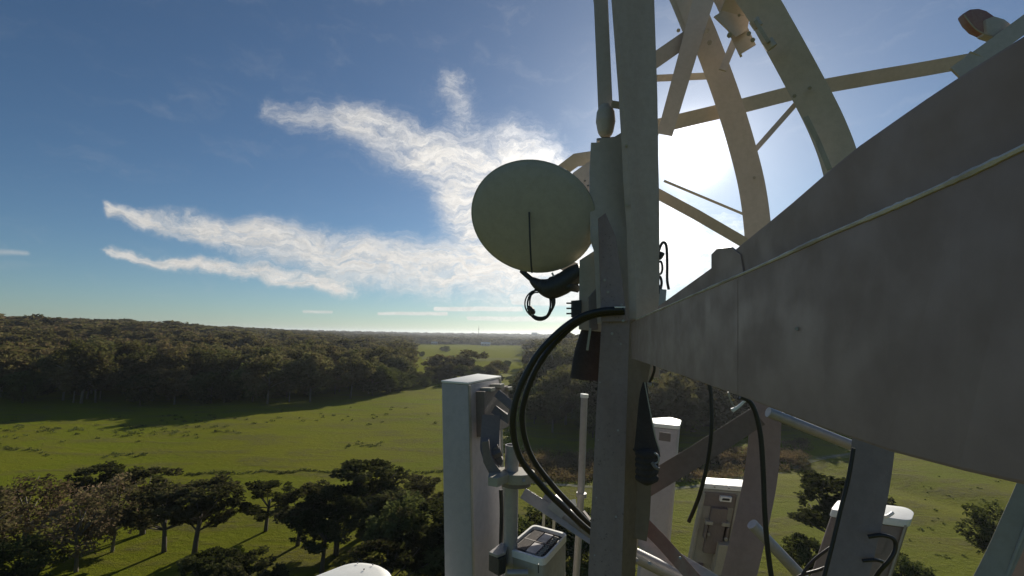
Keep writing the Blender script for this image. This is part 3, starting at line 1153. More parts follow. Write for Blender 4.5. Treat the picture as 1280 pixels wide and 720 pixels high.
# crossing diagonals
bar('diagonal_brace', [(893, -60, 2.75), (879, 0, 2.75), (862, 60, 2.78), (831, 168, 2.84)], 0.115, M['lat'], T, t=.012, L=.06, scales=[1.2, 1.1, .95, .8])
bar('diagonal_brace', [(822, -60, 2.95), (849, 0, 2.95), (868, 46, 2.95)], 0.105, M['lat'], T, L=.05)
bar('diagonal_brace', [(878, -50, 2.35), (905, 0, 2.35), (934, 62, 2.35)], 0.086, M['lat'], T, t=.012, L=.06)
bar('horizontal_brace', [(815, 78, 2.8), (864, 44, 2.85)], 0.092, M['lat'], T, L=.05)
bar('horizontal_brace', [(816, 98, 3.2), (884, 95, 3.2)], 0.046, M['lat'], T)
bar('horizontal_brace', [(905, 2, 2.3), (934, 10, 2.3)], 0.11, M['lat'], T)
bar('horizontal_strut', [(812, 160, 3.0), (905, 138, 3.0), (1005, 113, 3.0), (1085, 98, 3.0), (1150, 87, 3.0), (1222, 74, 3.0)], 0.092, M['lat'], T,
    L=.07, curved=True)
bar('thin_brace', [(939, 193, 3.1), (1000, 124, 3.1)], 0.034, M['lat'], T)
bar('thin_brace', [(903, 88, 2.7), (922, 42, 2.7)], 0.042, M['lat'], T)
bar('thin_brace', [(918, 40, 2.6), (932, 0, 2.6)], 0.05, M['lat'], T)
bar('lower_brace', [(818, 240, 2.7), (870, 268, 2.7), (932, 304, 2.7)], 0.060, M['lat'], T, L=.05)
bar('lower_brace', [(830, 226, 3.4), (935, 270, 3.4)], 0.018, M['lat'], T)
# gusset and its bolts
gus = [P(893, 20, 2.32), P(906, 12, 2.32), P(940, 8, 2.32), P(934, 38, 2.32), P(920, 46, 2.32)]
gsp = prism('gusset_plate', gus, fw * 0.012, M['lat'], T, bevel=.001)
for x, y, r_ in ((884, 38, .014), (887, 53, .016), (912, 44, .014), (936, 42, .012), (941, 50, .012), (924, 19, .008), (848, 38, .012)):
    bolt(gsp if x > 900 else T, P(x, y, 2.28 if x > 900 else 2.74), r_)
for x, y, r_ in ((945, 29, .022), (962, 55, .024)):
    pipe('rail_clamp', [(x - 3, y - 4, 2.15), (x + 3, y + 5, 2.15)], r_, M['lat'], T, 10)
bar('climbing_rail', [(944, 26, 2.12), (961, 53, 2.12)], 0.016, M['bolt'], T, t=.02)
bar('climbing_rail', [(1007, 146, 2.12), (1022, 176, 2.12), (1037, 212, 2.12)], 0.022, M['bolt'], T, t=.02)
for x, y in ((993, 120), (943, 222), (1012, 110)):
    bolt(T, P(x, y, 2.17 if x > 960 else 2.86), .010)

# lower legs, braces and tubes seen under the beam
bar('lower_leg', [(960, 440, 2.6), (957, 520, 2.6), (950, 600, 2.6), (927, 705, 2.6), (890, 850, 2.6)], 0.155, M['post'], T, t=.012, L=.02, side=-1, curved=True,
    scales=[.9, .95, 1.0, 1.0, 1.0])
bar('lower_leg', [(1098, 480, 2.0), (1090, 565, 2.0), (1078, 635, 2.0), (1056, 720, 2.0), (1018, 840, 2.0)], 0.140, M['post'], T, t=.012, L=.02, side=-1, curved=True)
bar('angle_brace', [(800, 612, 2.3), (870, 570, 2.35), (948, 520, 2.4)], 0.094, M['legb'], T, L=.03, side=1)
bar('angle_brace', [(782, 632, 2.1), (826, 676, 2.1), (890, 748, 2.1)], 0.055, M['red'], T, t=.006, L=.035, side=1)
bolt(T, P(850, 697, 2.08), .006)
bar('lower_plate', [(800, 560, 2.06), (796, 640, 2.06), (792, 672, 2.06)], 0.105, M['legb'], T, t=.01)
pipe('cross_tube', [(960, 515, 2.3), (1080, 563, 2.3)], 0.024, M['galv'], T)
pipe('cross_tube', [(940, 655, 2.35), (1003, 722, 2.35), (1050, 772, 2.35)], 0.026, M['galv'], T)
# galvanised tubes running out from the leg at the bottom
bar('mount_arm', [(655, 617, 2.7), (775, 696, 2.45)], 0.058, M['galv'], T, t=.05)
pipe('mount_tube', [(682, 623, 2.68), (760, 676, 2.45), (905, 748, 2.3)], 0.034, M['galv'], T)
bar('mount_arm', [(770, 655, 2.3), (905, 735, 2.2)], 0.065, M['galv'], T, t=.05)
bar('tube_clip', [(694, 640, 2.6), (704, 625, 2.6)], 0.09, M['galv'], T, t=.07)
bar('tube_clip', [(722, 655, 2.5), (734, 644, 2.5)], 0.05, M['grey'], T, t=.09)
bar('cross_plate', [(690, 634, 2.75), (720, 628, 2.75)], 0.035, M['white'], T, t=.02)
for x in (680, 693):
    bar('stub', [(x, 640, 2.8), (x - 1, 662, 2.8)], 0.016, M['panelb'], T, t=.01)
bar('lower_plate', [(788, 655, 2.25), (780, 720, 2.25), (772, 790, 2.25)], 0.085, M['panelb'], T, t=.01)
for x, y in ((774, 650), (812, 704), (796, 700)):
    bolt(T, P(x, y, 2.1), .008)

# ------------------------------------------------------------------ the big beam close on the right
beam = thing('steel_beam', P(800, 425, 1.9), 'huge tapering steel beam jutting in from the right edge close by', 'beam')


def Yb(x):
    return 1.0 / (0.526 + (x - 790) * 0.0066)


def loft(name, rows, thick, mt, par, bevel=0.0, sub=1):
    """a plate through rows of (lower point, upper point), with a thickness behind it"""
    v, f = [], []
    for a, b in rows:
        v += [a, b]
    n = len(rows)
    nr = (rows[0][1] - rows[0][0]).cross(rows[-1][0] - rows[0][0]).normalized()
    if nr.dot(CAM - rows[n // 2][0]) > 0: nr = -nr
    v += [p + nr * thick for p in v[:]]
    o = 2 * n
    for i in range(n - 1):
        a = 2 * i
        f += [(a, a + 1, a + 3, a + 2), (o + a, o + a + 2, o + a + 3, o + a + 1), (a, a + 2, o + a + 2, o + a), (a + 1, o + a + 1, o + a + 3, a + 3)]
    f += [(0, o, o + 1, 1), (2 * n - 2, 2 * n - 1, o + 2 * n - 1, o + 2 * n - 2)]
    return link_mesh(name, v, f, mt, par, bevel=bevel)


xs = [795, 860, 940, 1030, 1110, 1200, 1290, 1400, 1560]
bot = lambda x: np.interp(x, [795, 860, 905, 975, 1040, 1110, 1200, 1280, 1600], [450, 472, 487, 515, 540, 564, 588, 607, 668])
mid = lambda x: np.interp(x, [795, 860, 920, 1000, 1100, 1200, 1280, 1600], [400, 372, 347, 310, 268, 224, 186, 30])
rows = [(P(x, float(bot(x)), Yb(x)), P(x, float(mid(x)), Yb(x))) for x in xs]
rows = [(P(789, 448, 1.905), P(789, 404, 1.905))] + rows
loft('web_plate', rows, 0.010, M['beam'], beam, bevel=0.0022)
# rear, inclined plate rising behind the rim
topx = [822, 900, 980, 1065, 1150, 1210, 1280, 1400, 1560]
topy = [383, 327, 262, 188, 128, 88, 44, -30, -130]
bd = (rows[3][1] - rows[6][1]).normalized()
pu = Vector((0, 0.62, 1.0)).normalized()
pn = bd.cross(pu).normalized()
if pn.dot(CAM - rows[3][1]) < 0: pn = -pn
pc = rows[3][1] - pn * 0.020
print('plate to sun', pn.dot(SUNR))


def on_plate(x, y, o=0.0):
    r = ray(x, y)
    return CAM + r * ((pc + pn * o - CAM).dot(pn) / r.dot(pn))


rows2 = [(on_plate(x, float(mid(max(x, 800))) + 14), on_plate(x, float(np.interp(x, topx, topy)))) for x in np.linspace(822, 1520, 26)]
loft('inclined_plate', rows2, 0.010, M['beam'], beam, bevel=0.0022)
# worn rim along the web's upper edge, painted pale as its sunlit highlight
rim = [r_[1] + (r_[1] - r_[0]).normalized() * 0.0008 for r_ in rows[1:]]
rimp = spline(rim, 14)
rg2 = random.Random(5)
M['rim'] = metal('worn_sunlit_rim', (0.72, 0.66, 0.58), 0.42, 0.1, 0.8, (0.34, 0.27, 0.22), 14.0, bump=0.3, streak=False)
sweep('worn_sunlit_rim', rimp, circle(1.0, 6), M['rim'], beam, scales=[0.0020 + 0.0009 * rg2.random() * (math.sin(i * .37) > -.3) for i in range(len(rimp))], smooth=True)
# strap plate around the beam with its rounded head and a few stiffener lines
sp = [on_plate(x, y, .0025) for x, y in ((889, 363), (889, 318), (896, 311), (914, 309), (925, 318), (930, 345))]
prism('strap_head', sp, -pn * 0.003, M['beam'], beam, bevel=.0006)
wn = (rows[3][1] - rows[3][0]).cross(rows[5][0] - rows[3][0]).normalized()
if wn.dot(CAM - rows[3][0]) < 0: wn = -wn


def on_web(x, y, o=0.0):
    r = ray(x, y)
    return CAM + r * ((rows[3][0] + wn * o - CAM).dot(wn) / r.dot(wn))


prism('strap', [on_web(x, y, .0009) for x, y in ((906, 356), (922, 349), (922, 492), (906, 486))], -wn * 0.002, M['beam'], beam, bevel=.0006)
bar('end_lug', [(829, 362, 1.92), (826, 402, 1.9)], 0.026, M['lat'], beam, t=.012)
for x, y in ((996, 411),):
    bolt(beam, P(x, y, Yb(x) - .0005), 0.0022)

# strut end and rounded plate at the top right corner
bar('corner_strut', [(1196, 92, 2.4), (1235, 64, 2.4), (1292, 22, 2.4), (1360, -30, 2.4)], 0.088, M['lat'], T, L=.06)
bar('strut_end_plate', [(1208, 70, 2.42), (1226, 78, 2.42)], 0.05, M['lat'], T)
lobe = [(1206, 17), (1213, 11), (1224, 10), (1234, 13), (1244, 20), (1256, 24), (1264, 30), (1268, 40), (1256, 50), (1246, 45), (1234, 43), (1221, 37), (1212, 28)]
lp = thing('end_cap', P(1235, 30, 2.45), 'rounded red-brown and grey cap sticking up from the strut in the top right corner', 'cap')
pts = PP([(x, y, 2.45) for x, y in lobe])
prism('body', pts, fw * 0.05, M['red'], lp, bevel=.012, smooth=True)
gp = PP([(x, y, 2.435) for x, y in [(1232, 24), (1243, 19.5), (1256, 23.5), (1265, 30), (1269, 40), (1256, 51), (1246, 46), (1234, 42)]])
prism('grey_half', gp, fw * 0.06, M['lat'], lp, bevel=.01, smooth=True)
pipe('rim_seal', [(1205, 18, 2.43), (1213, 29, 2.43), (1222, 38, 2.43), (1235, 44, 2.43), (1246, 46, 2.43)], .0032, M['panelb'], lp, 6)

# ------------------------------------------------------------------ dish antenna
dish = thing('dish_antenna', P(668, 340, 2.35), 'round off-white microwave dish in the middle with a dark vertical line', 'antenna')
dc = P(665, 272, 2.3)
dn = (CAM - dc).normalized()
dn = (dn + Vector((-0.25, 0, -0.12))).normalized()
ex = Vector((0, 0, 1)).cross(dn).normalized()
ey = dn.cross(ex).normalized()
tilt = R(-16)
e1 = ex * math.cos(tilt) + ey * math.sin(tilt)
e2 = -ex * math.sin(tilt) + ey * math.cos(tilt)
RA, RB = 0.315, 0.272


def disc_surface(name, prof, mt, par, n=72, smooth=True):
    v, f = [], []
    for (rr, hh) in prof:
        for i in range(n):
            a = 2 * math.pi * i / n
            v.append(dc + e1 * (math.cos(a) * rr * RA) + e2 * (math.sin(a) * rr * RB) + dn * hh)
    k = len(prof)
    for j in range(k - 1):
        for i in range(n):
            a = j * n + i; b = j * n + (i + 1) % n
            f.append((a, b, b + n, a + n))
    f.append(tuple(range(n)))
    f.append(tuple((k - 1) * n + i for i in range(n - 1, -1, -1)))
    return link_mesh(name, v, f, mt, par, smooth=smooth)


disc_surface('radome', [(.985, .004), (.96, .012), (.85, .024), (.65, .038), (.4, .048), (.2, .052), (.04, .053)], M['dish'], dish)
disc_surface('rim', [(.975, .010), (1.0, .006), (1.004, -.010), (.99, -.022), (.9, -.024)], M['panelb'], dish)
disc_surface('reflector', [(.93, -.020), (.8, -.06), (.55, -.11), (.25, -.14), (.05, -.145)], M['dish'], dish)
pipe('seam_rod', [(661.5, 265, 2.235), (662.5, 300, 2.24), (664, 330, 2.255), (665, 341, 2.27)], .0042, M['dark'], dish, 8)
# hub and yoke behind
sweep('hub', [dc - dn * .13, dc - dn * .26], circle(.085, 20), M['grey'], dish, smooth=True)
bar('yoke_arm', [(700, 215, 2.62), (720, 200, 2.5), (750, 196, 2.4)], .07, M['lat'], dish)
bar('yoke_arm', [(705, 330, 2.62), (735, 345, 2.4)], .07, M['lat'], dish)
prism('side_bracket', PP([(716, 216, 2.45), (738, 200, 2.35), (760, 200, 2.3), (760, 300, 2.3), (738, 300, 2.35), (722, 250, 2.45)]), fw * .03, M['lat'], dish, bevel=.003)
for x, y in ((731, 226), (739, 236), (735, 232)):
    bolt(dish, P(x, y, 2.28), .006)

# mounting plate and bracket pole next to the leg
mount = thing('mounting_bracket', P(755, 460, 2.2), 'flat grey mounting plate clamped to the leg beside the dish', 'bracket')
prism('plate', PP([(739, 178, 2.2), (749, 178, 2.2), (752, 172, 2.2), (766, 172, 2.2), (776, 166, 2.2), (790, 164, 2.2), (790, 300, 2.2), (789, 400, 2.2), (787, 440, 2.2), (738, 300, 2.2), (737, 215, 2.2)]),
      fw * .012, M['lat'], mount, bevel=.002)
prism('plate', PP([(725, 325, 2.24), (764, 300, 2.24), (770, 412, 2.24), (762, 416, 2.24), (724, 412, 2.24)]), fw * .02, M['dish'], mount, bevel=.003)
bar('clamp_channel', [(745, 284, 2.12), (749, 340, 2.12), (752, 405, 2.12)], .036, M['lat'], mount, t=.02)
bar('hook_strip', [(738, 410, 2.0), (734, 438, 2.0)], .010, M['panelb'], mount, t=.004)
prism('hanger_bracket', PP([(736, 372, 2.12), (746, 360, 2.12), (748, 412, 2.12), (737, 414, 2.12)]), fw * .02, M['grey'], mount, bevel=.002)
for x, y in ((777, 381), (779, 401), (774, 391), (765, 417), (760, 365), (756, 350)):
    bolt(mount, P(x, y, 1.97), .006)
tb = thing('terminal_block', P(717, 386, 2.2), 'small dark block with three short prongs left of the mounting plate', 'connector')
prism('body', PP([(715, 376, 2.22), (727, 375, 2.22), (727, 396, 2.22), (715, 397, 2.22)]), fw * .04, M['dark'], tb, bevel=.002)
for y in (379, 385.5, 392):
    pipe('prong', [(708, y, 2.23), (717, y, 2.23)], .0038, M['dark'], tb, 8)

# radio unit under the dish, wrapped connectors, coil of wires
ru = thing('wrapped_connector', P(692, 365, 2.38), 'lumpy black taped cable joint slung under the dish', 'cable joint')
pipe('body', [(664, 349, 2.40), (674, 356, 2.38), (688, 360, 2.36), (704, 354, 2.34), (716, 345, 2.32), (728, 338, 2.30)], .058, M['dark'], ru, 14, scales=[.25, .55, .95, .95, .85, .7])
pipe('taped_knuckle', [(676, 352, 2.36), (684, 364, 2.35), (690, 370, 2.35)], .032, M['dark'], ru, 12, scales=[.6, 1, .5])
pipe('taped_knuckle', [(700, 362, 2.33), (712, 358, 2.31), (724, 362, 2.31)], .026, M['dark'], ru, 12, scales=[.6, 1, .6])
pipe('taped_knuckle', [(652, 338, 2.42), (662, 347, 2.40), (672, 354, 2.39)], .014, M['rubber'], ru, 10)
pipe('gland', [(690, 341, 2.33), (693, 346, 2.33), (700, 350, 2.33)], .005, M['white'], ru, 8)
coil = thing('wire_coil', P(675, 382, 2.36), 'loose coil of thin black wires hanging below the dish', 'wire coil')
rg3 = random.Random(3)
for k in range(5):
    cx_, cy_ = 674.5 + rg3.uniform(-1.5, 1.5), 380.5 + rg3.uniform(-1, 1)
    rx_, ry_ = 15.5 + rg3.uniform(-3, 2), 18.5 + rg3.uniform(-3.0, 2)
    lp_ = []
    for j in range(15):
        a = math.pi * 1.62 + (math.pi * 2 * .93) * j / 14 * (-1)
        lp_.append((cx_ + math.cos(a) * rx_ + .20 * (j - 7) * .4, cy_ + math.sin(a) * ry_, 2.36 + .004 * k + .01 * math.sin(j + k)))
    lp_ = [(667 + k * 2, 352, 2.37)] + lp_[1:]
    pipe('wire', lp_, .0036, M['rubber'], coil, 6, sub=4)
pipe('tie_wrap', [(661, 384, 2.35), (665, 388, 2.34), (666, 391, 2.35)], .014, M['dark'], coil, 8)
for k in range(2):
    pipe('wire', [(690 + k * 2, 366, 2.35), (692 + k, 380, 2.35), (685, 394, 2.36), (674, 399, 2.37)], .005, M['rubber'], coil, 6)

# dark hanging sleeve left of the leg
slv = thing('hanging_sleeve', P(732, 474, 2.3), 'dark tapering sleeve hanging behind the leg below the cable arch', 'sleeve')
pipe('body', [(742, 404, 2.3), (738, 425, 2.3), (735, 450, 2.3), (733, 474, 2.3)], .075, M['cloth'], slv, 16, scales=[.55, .78, .95, 1.02])

# two thick cables arching down
c1 = [(780, 387, 1.93), (750, 389, 1.95), (722, 398, 1.98), (694, 419, 2.0), (668, 449, 2.02), (648, 490, 2.04), (641, 530, 2.06), (650, 572, 2.1), (676, 606, 2.15), (705, 635, 2.2), (742, 668, 2.28), (790, 700, 2.35)]
c2 = [(781, 390, 1.96), (752, 392, 1.98), (726, 401, 2.0), (698, 424, 2.04), (674, 455, 2.06), (657, 495, 2.08), (653, 530, 2.1), (664, 570, 2.14), (690, 606, 2.2), (716, 634, 2.26), (745, 662, 2.34), (790, 690, 2.4)]
for pts, rr, lab in ((c1, .0135, 'outer of the two thick black cables arching left from the leg'), (c2, .0125, 'inner of the two thick black cables arching left from the leg')):
    tag(pipe('thick_cable', pts, rr, M['rubber'], None, 12, sub=8, origin=P(*pts[-1])), lab, 'cable')
bar('cable_clamp', [(768, 384, 1.93), (781, 384, 1.93)], .006, M['white'], mount, t=.02)

# ------------------------------------------------------------------ antennas
def top_loop(corners, z):
    return [Z(x, y, z) for x, y in corners]


def panel_antenna(name, label, top, z, botpx, mt, cap=True, capmt=None, length=1.6, rnd=0.0, capdrop=.03, proud=.006, group=None, bev=.006):
    """box body with a pale cap; top = pixel corners of the flat top at height z; botpx = pixel where the first corner ends"""
    tl = top_loop(top, z)
    p0 = tl[0]
    b = P(botpx[0], botpx[1], p0.y)
    dn_ = (b - p0)
    dn_ = dn_ * (length / dn_.length)
    c_ = sum(tl, Vector()) / len(tl)
    t = thing(name, c_ + dn_, label, 'antenna', group)
    lp_ = round_loop(tl, rnd, 4) if rnd else tl
    prism('body', [p + dn_.normalized() * capdrop for p in lp_], dn_ - dn_.normalized() * capdrop, mt, t, bevel=bev, smooth=True)
    if cap:
        cl = [c_ + (p - c_) * (1 + proud / max(.01, (p - c_).length)) for p in lp_]
        prism('cap', cl, dn_.normalized() * capdrop * 0.9, capmt or M['white'], t, bevel=.003, smooth=True)
    return t, tl, dn_


# A1: tall one left of centre
a1, tl, dn1 = panel_antenna('panel_antenna', 'tall white panel antenna left of the leg with grey brackets on its side',
                            [(585, 478), (552, 475.5), (597, 467), (626, 470)], 35 - .25, (590, 720), M['panel'], length=2.0, capdrop=.012, proud=.004)
n0, l0, b0, r0 = tl
side = (r0 - n0)
nrm1 = side.cross(dn1).normalized()
if nrm1.dot(CAM - n0) < 0: nrm1 = -nrm1
dd1 = dn1.normalized()
wd1 = side.length


def on_face(s, dwn, outw=0.0):
    return n0 + side * s + dd1 * dwn + nrm1 * outw


def face_box(name, s0, s1, d0, d1, th, mt, par, bev=.003):
    return prism(name, [on_face(s0, d0, th), on_face(s1, d0, th), on_face(s1, d1, th), on_face(s0, d1, th)], -nrm1 * th, mt, par, bevel=bev)


face_box('side_rail', .0, .06, .014, 1.98, .004, M['panelb'], a1)
face_box('side_rail', .93, 1.0, .014, 1.98, .004, M['panelb'], a1)
br = thing('tilt_bracket', P(620, 560, 2.45), 'dark grey hinged tilt bracket joining the tall white panel antenna to its pipe', 'bracket')
face_box('hinge_block', .20, .98, .055, .29, .05, M['grey'], br)
for s, d_ in ((.32, .050), (.62, .042), (.9, .07)):
    o_ = face_box('hinge_bolt', s, s + .14, d_ - .008, d_ + .012, .065, M['panelb'], br)
bar('link_arm', [(622, 492, 2.6), (643, 510, 2.5), (636, 524, 2.5), (618, 512, 2.6)], .045, M['grey'], br, t=.02)
bar('channel', [(614, 520, 2.55), (612, 560, 2.45), (616, 572, 2.4)], .095, M['grey'], br, t=.03)
prism('curved_jaw', PP([(602, 552, 2.36), (611, 551, 2.36), (613, 568, 2.36), (618, 578, 2.36), (626, 590, 2.36), (624, 598, 2.36), (612, 594, 2.36), (604, 578, 2.36)]), fw * .05, M['grey'], br, bevel=.004)
prism('curved_jaw', PP([(615, 562, 2.42), (622, 556, 2.42), (626, 570, 2.42), (629, 576, 2.42), (626, 584, 2.42), (618, 576, 2.42)]), fw * .04, M['grey'], br, bevel=.004)
# pipe with its clamp rings
pm = thing('mounting_pipe', P(640, 900, 2.45), 'upright grey pipe with open top beside the tall white antenna', 'pipe')
ptop, pbot = P(640, 556, 2.42), P(637, 760, 2.42)
tube_prof = []
v_, f_ = [], []
nn = 20
pd = (pbot - ptop).normalized()
ea = pd.cross(Vector((0, 1, 0))).normalized(); eb = pd.cross(ea).normalized()
for (rr, tt) in ((.034, 0), (.034, 1), (.026, 0), (.026, .35)):
    for i in range(nn):
        a = 2 * math.pi * i / nn
        v_.append(ptop + (pbot - ptop) * tt + ea * math.cos(a) * rr + eb * math.sin(a) * rr)
for i in range(nn):
    j = (i + 1) % nn
    f_ += [(i, j, nn + j, nn + i), (i, 2 * nn + i, 2 * nn + j, j), (2 * nn + i, 3 * nn + i, 3 * nn + j, 2 * nn + j)]
link_mesh('tube', v_, f_, M['galv'], pm, smooth=True)
zc = P(640, 588, 2.42)


def flat_disc(name, c, rx, ry, th, mt, par, ax=Vector((1, 0, 0)), ay=Vector((0, 1, 0))):
    lp_ = [c + ax * math.cos(2 * math.pi * i / 24) * rx + ay * math.sin(2 * math.pi * i / 24) * ry for i in range(24)]
    return prism(name, lp_, (0, 0, -th), mt, par, bevel=.002)


flat_disc('clamp_ring', zc + Vector((.025, -.01, 0)), .085, .075, .045, M['panelb'], br)
flat_disc('clamp_ring', zc + Vector((.02, -.01, -.047)), .072, .062, .02, M['grey'], br)
prism('clamp_shelf', top_loop([(612, 587), (632, 583), (636, 592), (622, 598), (610, 596)], zc.z + .005), (0, 0, -.04), M['panelb'], br, bevel=.002)
bolt(br, P(655, 601, 2.34), .008)

# camera-like clamp block on the antenna's flank
cb = thing('band_clamp', P(624, 708, 2.3), 'black open-ended clamp block between the white antenna and the radio cabinet', 'clamp')
prism('jaw', top_loop([(611, 692), (626, 680), (634, 682), (632, 695), (624, 699)], 35 - 1.02), (0, 0, -.075), M['dark'], cb, bevel=.003)
prism('top_plate', top_loop([(611, 690), (627, 678), (635, 680), (632, 690), (622, 694)], 35 - 1.005), (0, 0, -.012), M['galv'], cb, bevel=.002)
pipe('clamp_rod', [(634, 716, 2.3), (660, 716, 2.3)], .014, M['galv'], cb)

# radio cabinet with the finned top
ztop = 35 - 1.02
rc = thing('radio_cabinet', Z(670, 690, ztop) - Vector((0, 0, 1)), 'grey radio cabinet with pale rim and finned open top below the cables', 'cabinet')
tl = round_loop(top_loop([(680, 700), (631, 685), (667, 655), (710, 667)], ztop), .035, 5)
c_ = sum(tl, Vector()) / len(tl)
prism('body', [c_ + (p - c_) * .975 + Vector((0, 0, -.02)) for p in tl], (0, 0, -.75), M['panelb'], rc, bevel=.004, smooth=True)
# rim ring
v_, f_ = [], []
k = len(tl)
for (s, dz) in ((1.0, 0), (.90, 0), (.90, -.03), (1.0, -.03)):
    v_ += [c_ + (p - c_) * s + Vector((0, 0, dz)) for p in tl]
for q in range(4):
    for i in range(k):
        j = (i + 1) % k
        f_.append((q * k + i, q * k + j, ((q + 1) % 4) * k + j, ((q + 1) % 4) * k + i))
link_mesh('rim', v_, f_, M['white'], rc)
prism('well', [c_ + (p - c_) * .9 + Vector((0, 0, -.017)) for p in tl], (0, 0, -.004), M['dark'], rc)
q0, q1, q2, q3 = top_loop([(678, 697), (635, 684), (668, 658), (706, 668)], ztop)


def cab(u, v):
    return (q0 * (1 - u) + q1 * u) * (1 - v) + (q3 * (1 - u) + q2 * u) * v


def cab_slab(name, u0, u1, v0, v1, h0, h1, mt):
    return prism(name, [cab(u, v) + Vector((0, 0, h1)) for u, v in ((u0, v0), (u1, v0), (u1, v1), (u0, v1))], (0, 0, h0 - h1), mt, rc)


cab_slab('cover_plate', .28, .56, .10, .46, -.014, -.006, M['panel'])
cab_slab('cover_plate', .30, .56, .54, .90, -.014, -.006, M['panel'])
for i in range(9):
    cab_slab('fin', .60 + i * .036, .612 + i * .036, .10, .90, -.016, -.005, M['grey'])
for i in range(12):
    cab_slab('fin', .11, .24, .09 + i * .07, .105 + i * .07, -.016, -.006, M['panelb'])
cab_slab('divider', .12, .92, .485, .515, -.016, -.004, M['grey'])
bar('latch', [(673, 705, 1.98), (673, 716, 1.98)], .004, M['dark'], rc, t=.01)

# whip antenna on its foot
wh = thing('whip_antenna', P(722, 760, 2.9), 'slim grey upright whip antenna just left of the leg', 'antenna')
sweep('body', PP([(730.5, 494, 2.9), (726, 620, 2.9), (722, 690, 2.9), (716, 780, 2.9)]), circle(.0200, 14), M['galv'], wh, smooth=True)
pipe('end_cap', [(730.6, 492.5, 2.9), (730.4, 497, 2.9)], .024, M['white'], wh)
pipe('ring_clamp', [(724, 640, 2.9), (723.5, 648, 2.9)], .034, M['white'], wh)
pipe('ring_clamp', [(727, 616, 2.9), (726.7, 621, 2.9)], .030, M['galv'], wh)

# A2: right of the leg, behind
a2, tl2, dn2 = panel_antenna('panel_antenna', 'white panel antenna with rounded top half hidden by the leg and dark bag',
                             [(817, 529), (813, 523), (838, 521.5), (851, 525), (849, 532)], 35 - .62, (800, 720), M['panel'], length=1.9, capdrop=.03, rnd=.03)
bar('label_plate', [(824, 545, 3.0), (838, 547, 3.0)], .05, M['grey'], a2, t=.012)
# A3: its back to us
a3, tl3, dn3 = panel_antenna('panel_antenna', 'grey panel antenna showing its bracketed back, white lip on top, left of the middle post',
                             [(878, 604), (880, 597), (930, 600), (928, 608)], 35 - .95, (855, 720), M['panelb'], length=1.3, capdrop=.035, proud=.012, rnd=.02)
p0 = tl3[0]; p1 = tl3[-1]
sd3 = p1 - p0; d3 = dn3.normalized(); n3 = sd3.cross(d3).normalized()
if n3.dot(CAM - p0) < 0: n3 = -n3


def b3(name, s0, s1, d0_, d1_, th, mt, par=None, z0=0.0, bev=.002):
    A = [p0 + sd3 * s + d3 * dq + n3 * (th + z0) for s, dq in ((s0, d0_), (s1, d0_), (s1, d1_), (s0, d1_))]
    return prism(name, A, -n3 * th, mt, par or a3, bevel=bev)


H = 1.15 / 120 * 0.83
b3('back_plate', .10, .88, .05, .14, .008, M['grey'])
b3('back_rib', .06, .12, .06, 1.25, .014, M['panelb'])
b3('back_rib', .90, .95, .06, 1.25, .014, M['panelb'])
b3('handle', .48, .76, .065, .095, .035, M['white'], z0=.008)
b3('handle_slot', .53, .71, .073, .087, .004, M['dark'], z0=.042)
b3('hinge', .32, .72, .14, .42, .05, M['grey'])
b3('hinge_ear', .22, .40, .22, .24, .07, M['panelb'])
b3('hinge_ear', .62, .80, .22, .24, .07, M['panelb'])
b3('hinge_ear', .25, .29, .245, .33, .07, M['grey'])
b3('hinge_ear', .76, .80, .245, .33, .07, M['grey'])
b3('tilt_plate', .60, .95, .34, .52, .11, M['panelb'])
b3('connector_block', .62, 1.10, .55, 1.2, .12, M['panelb'])
b3('connector_block', .16, .40, .5, .515, .04, M['grey'])
b3('connector_block', .20, .32, .62, .72, .03, M['grey'])
for s, dq in ((.3, .012), (.66, .012)):
    bolt(a3, p0 + sd3 * s + d3 * dq + n3 * .02, .006, n3)
for s, dq in ((.35, .30), (.72, .30), (.42, .60), (.78, .72), (.9, .85), (.18, .8)):
    bolt(a3, p0 + sd3 * s + d3 * dq + n3 * (.115 if s > .5 else .05), .011, n3)

# A4: brown one on the right, behind the post
a4, tl4, dn4 = panel_antenna('panel_antenna', 'wide brown-grey panel antenna with white cap crossed by the right steel post',
                             [(1040, 637), (1050, 625), (1132, 634), (1141, 640), (1137, 650)], 35 - .95, (1012, 720), M['brown'], length=1.2, capdrop=.045, proud=.008, rnd=.04)
d4 = dn4.normalized()
p0 = tl4[0]; sd3 = tl4[-1] - tl4[0]; d3 = d4; n3 = sd3.cross(d3).normalized()
if n3.dot(CAM - p0) < 0: n3 = -n3
b3('edge_rail', .955, .985, .03, 1.1, .008, M['panelb'], a4)
b3('back_plate', .55, .78, .09, .2, .03, M['grey'], a4)
b3('connector_block', .62, .86, .42, .9, .03, M['galv'], a4)
b3('back_rib', .40, .46, .05, 1.1, .014, M['dark'], a4)
pipe('handle', [(1105, 646, 2.2), (1110, 645, 2.19), (1116, 641, 2.2)], .007, M['white'], a4, 8)

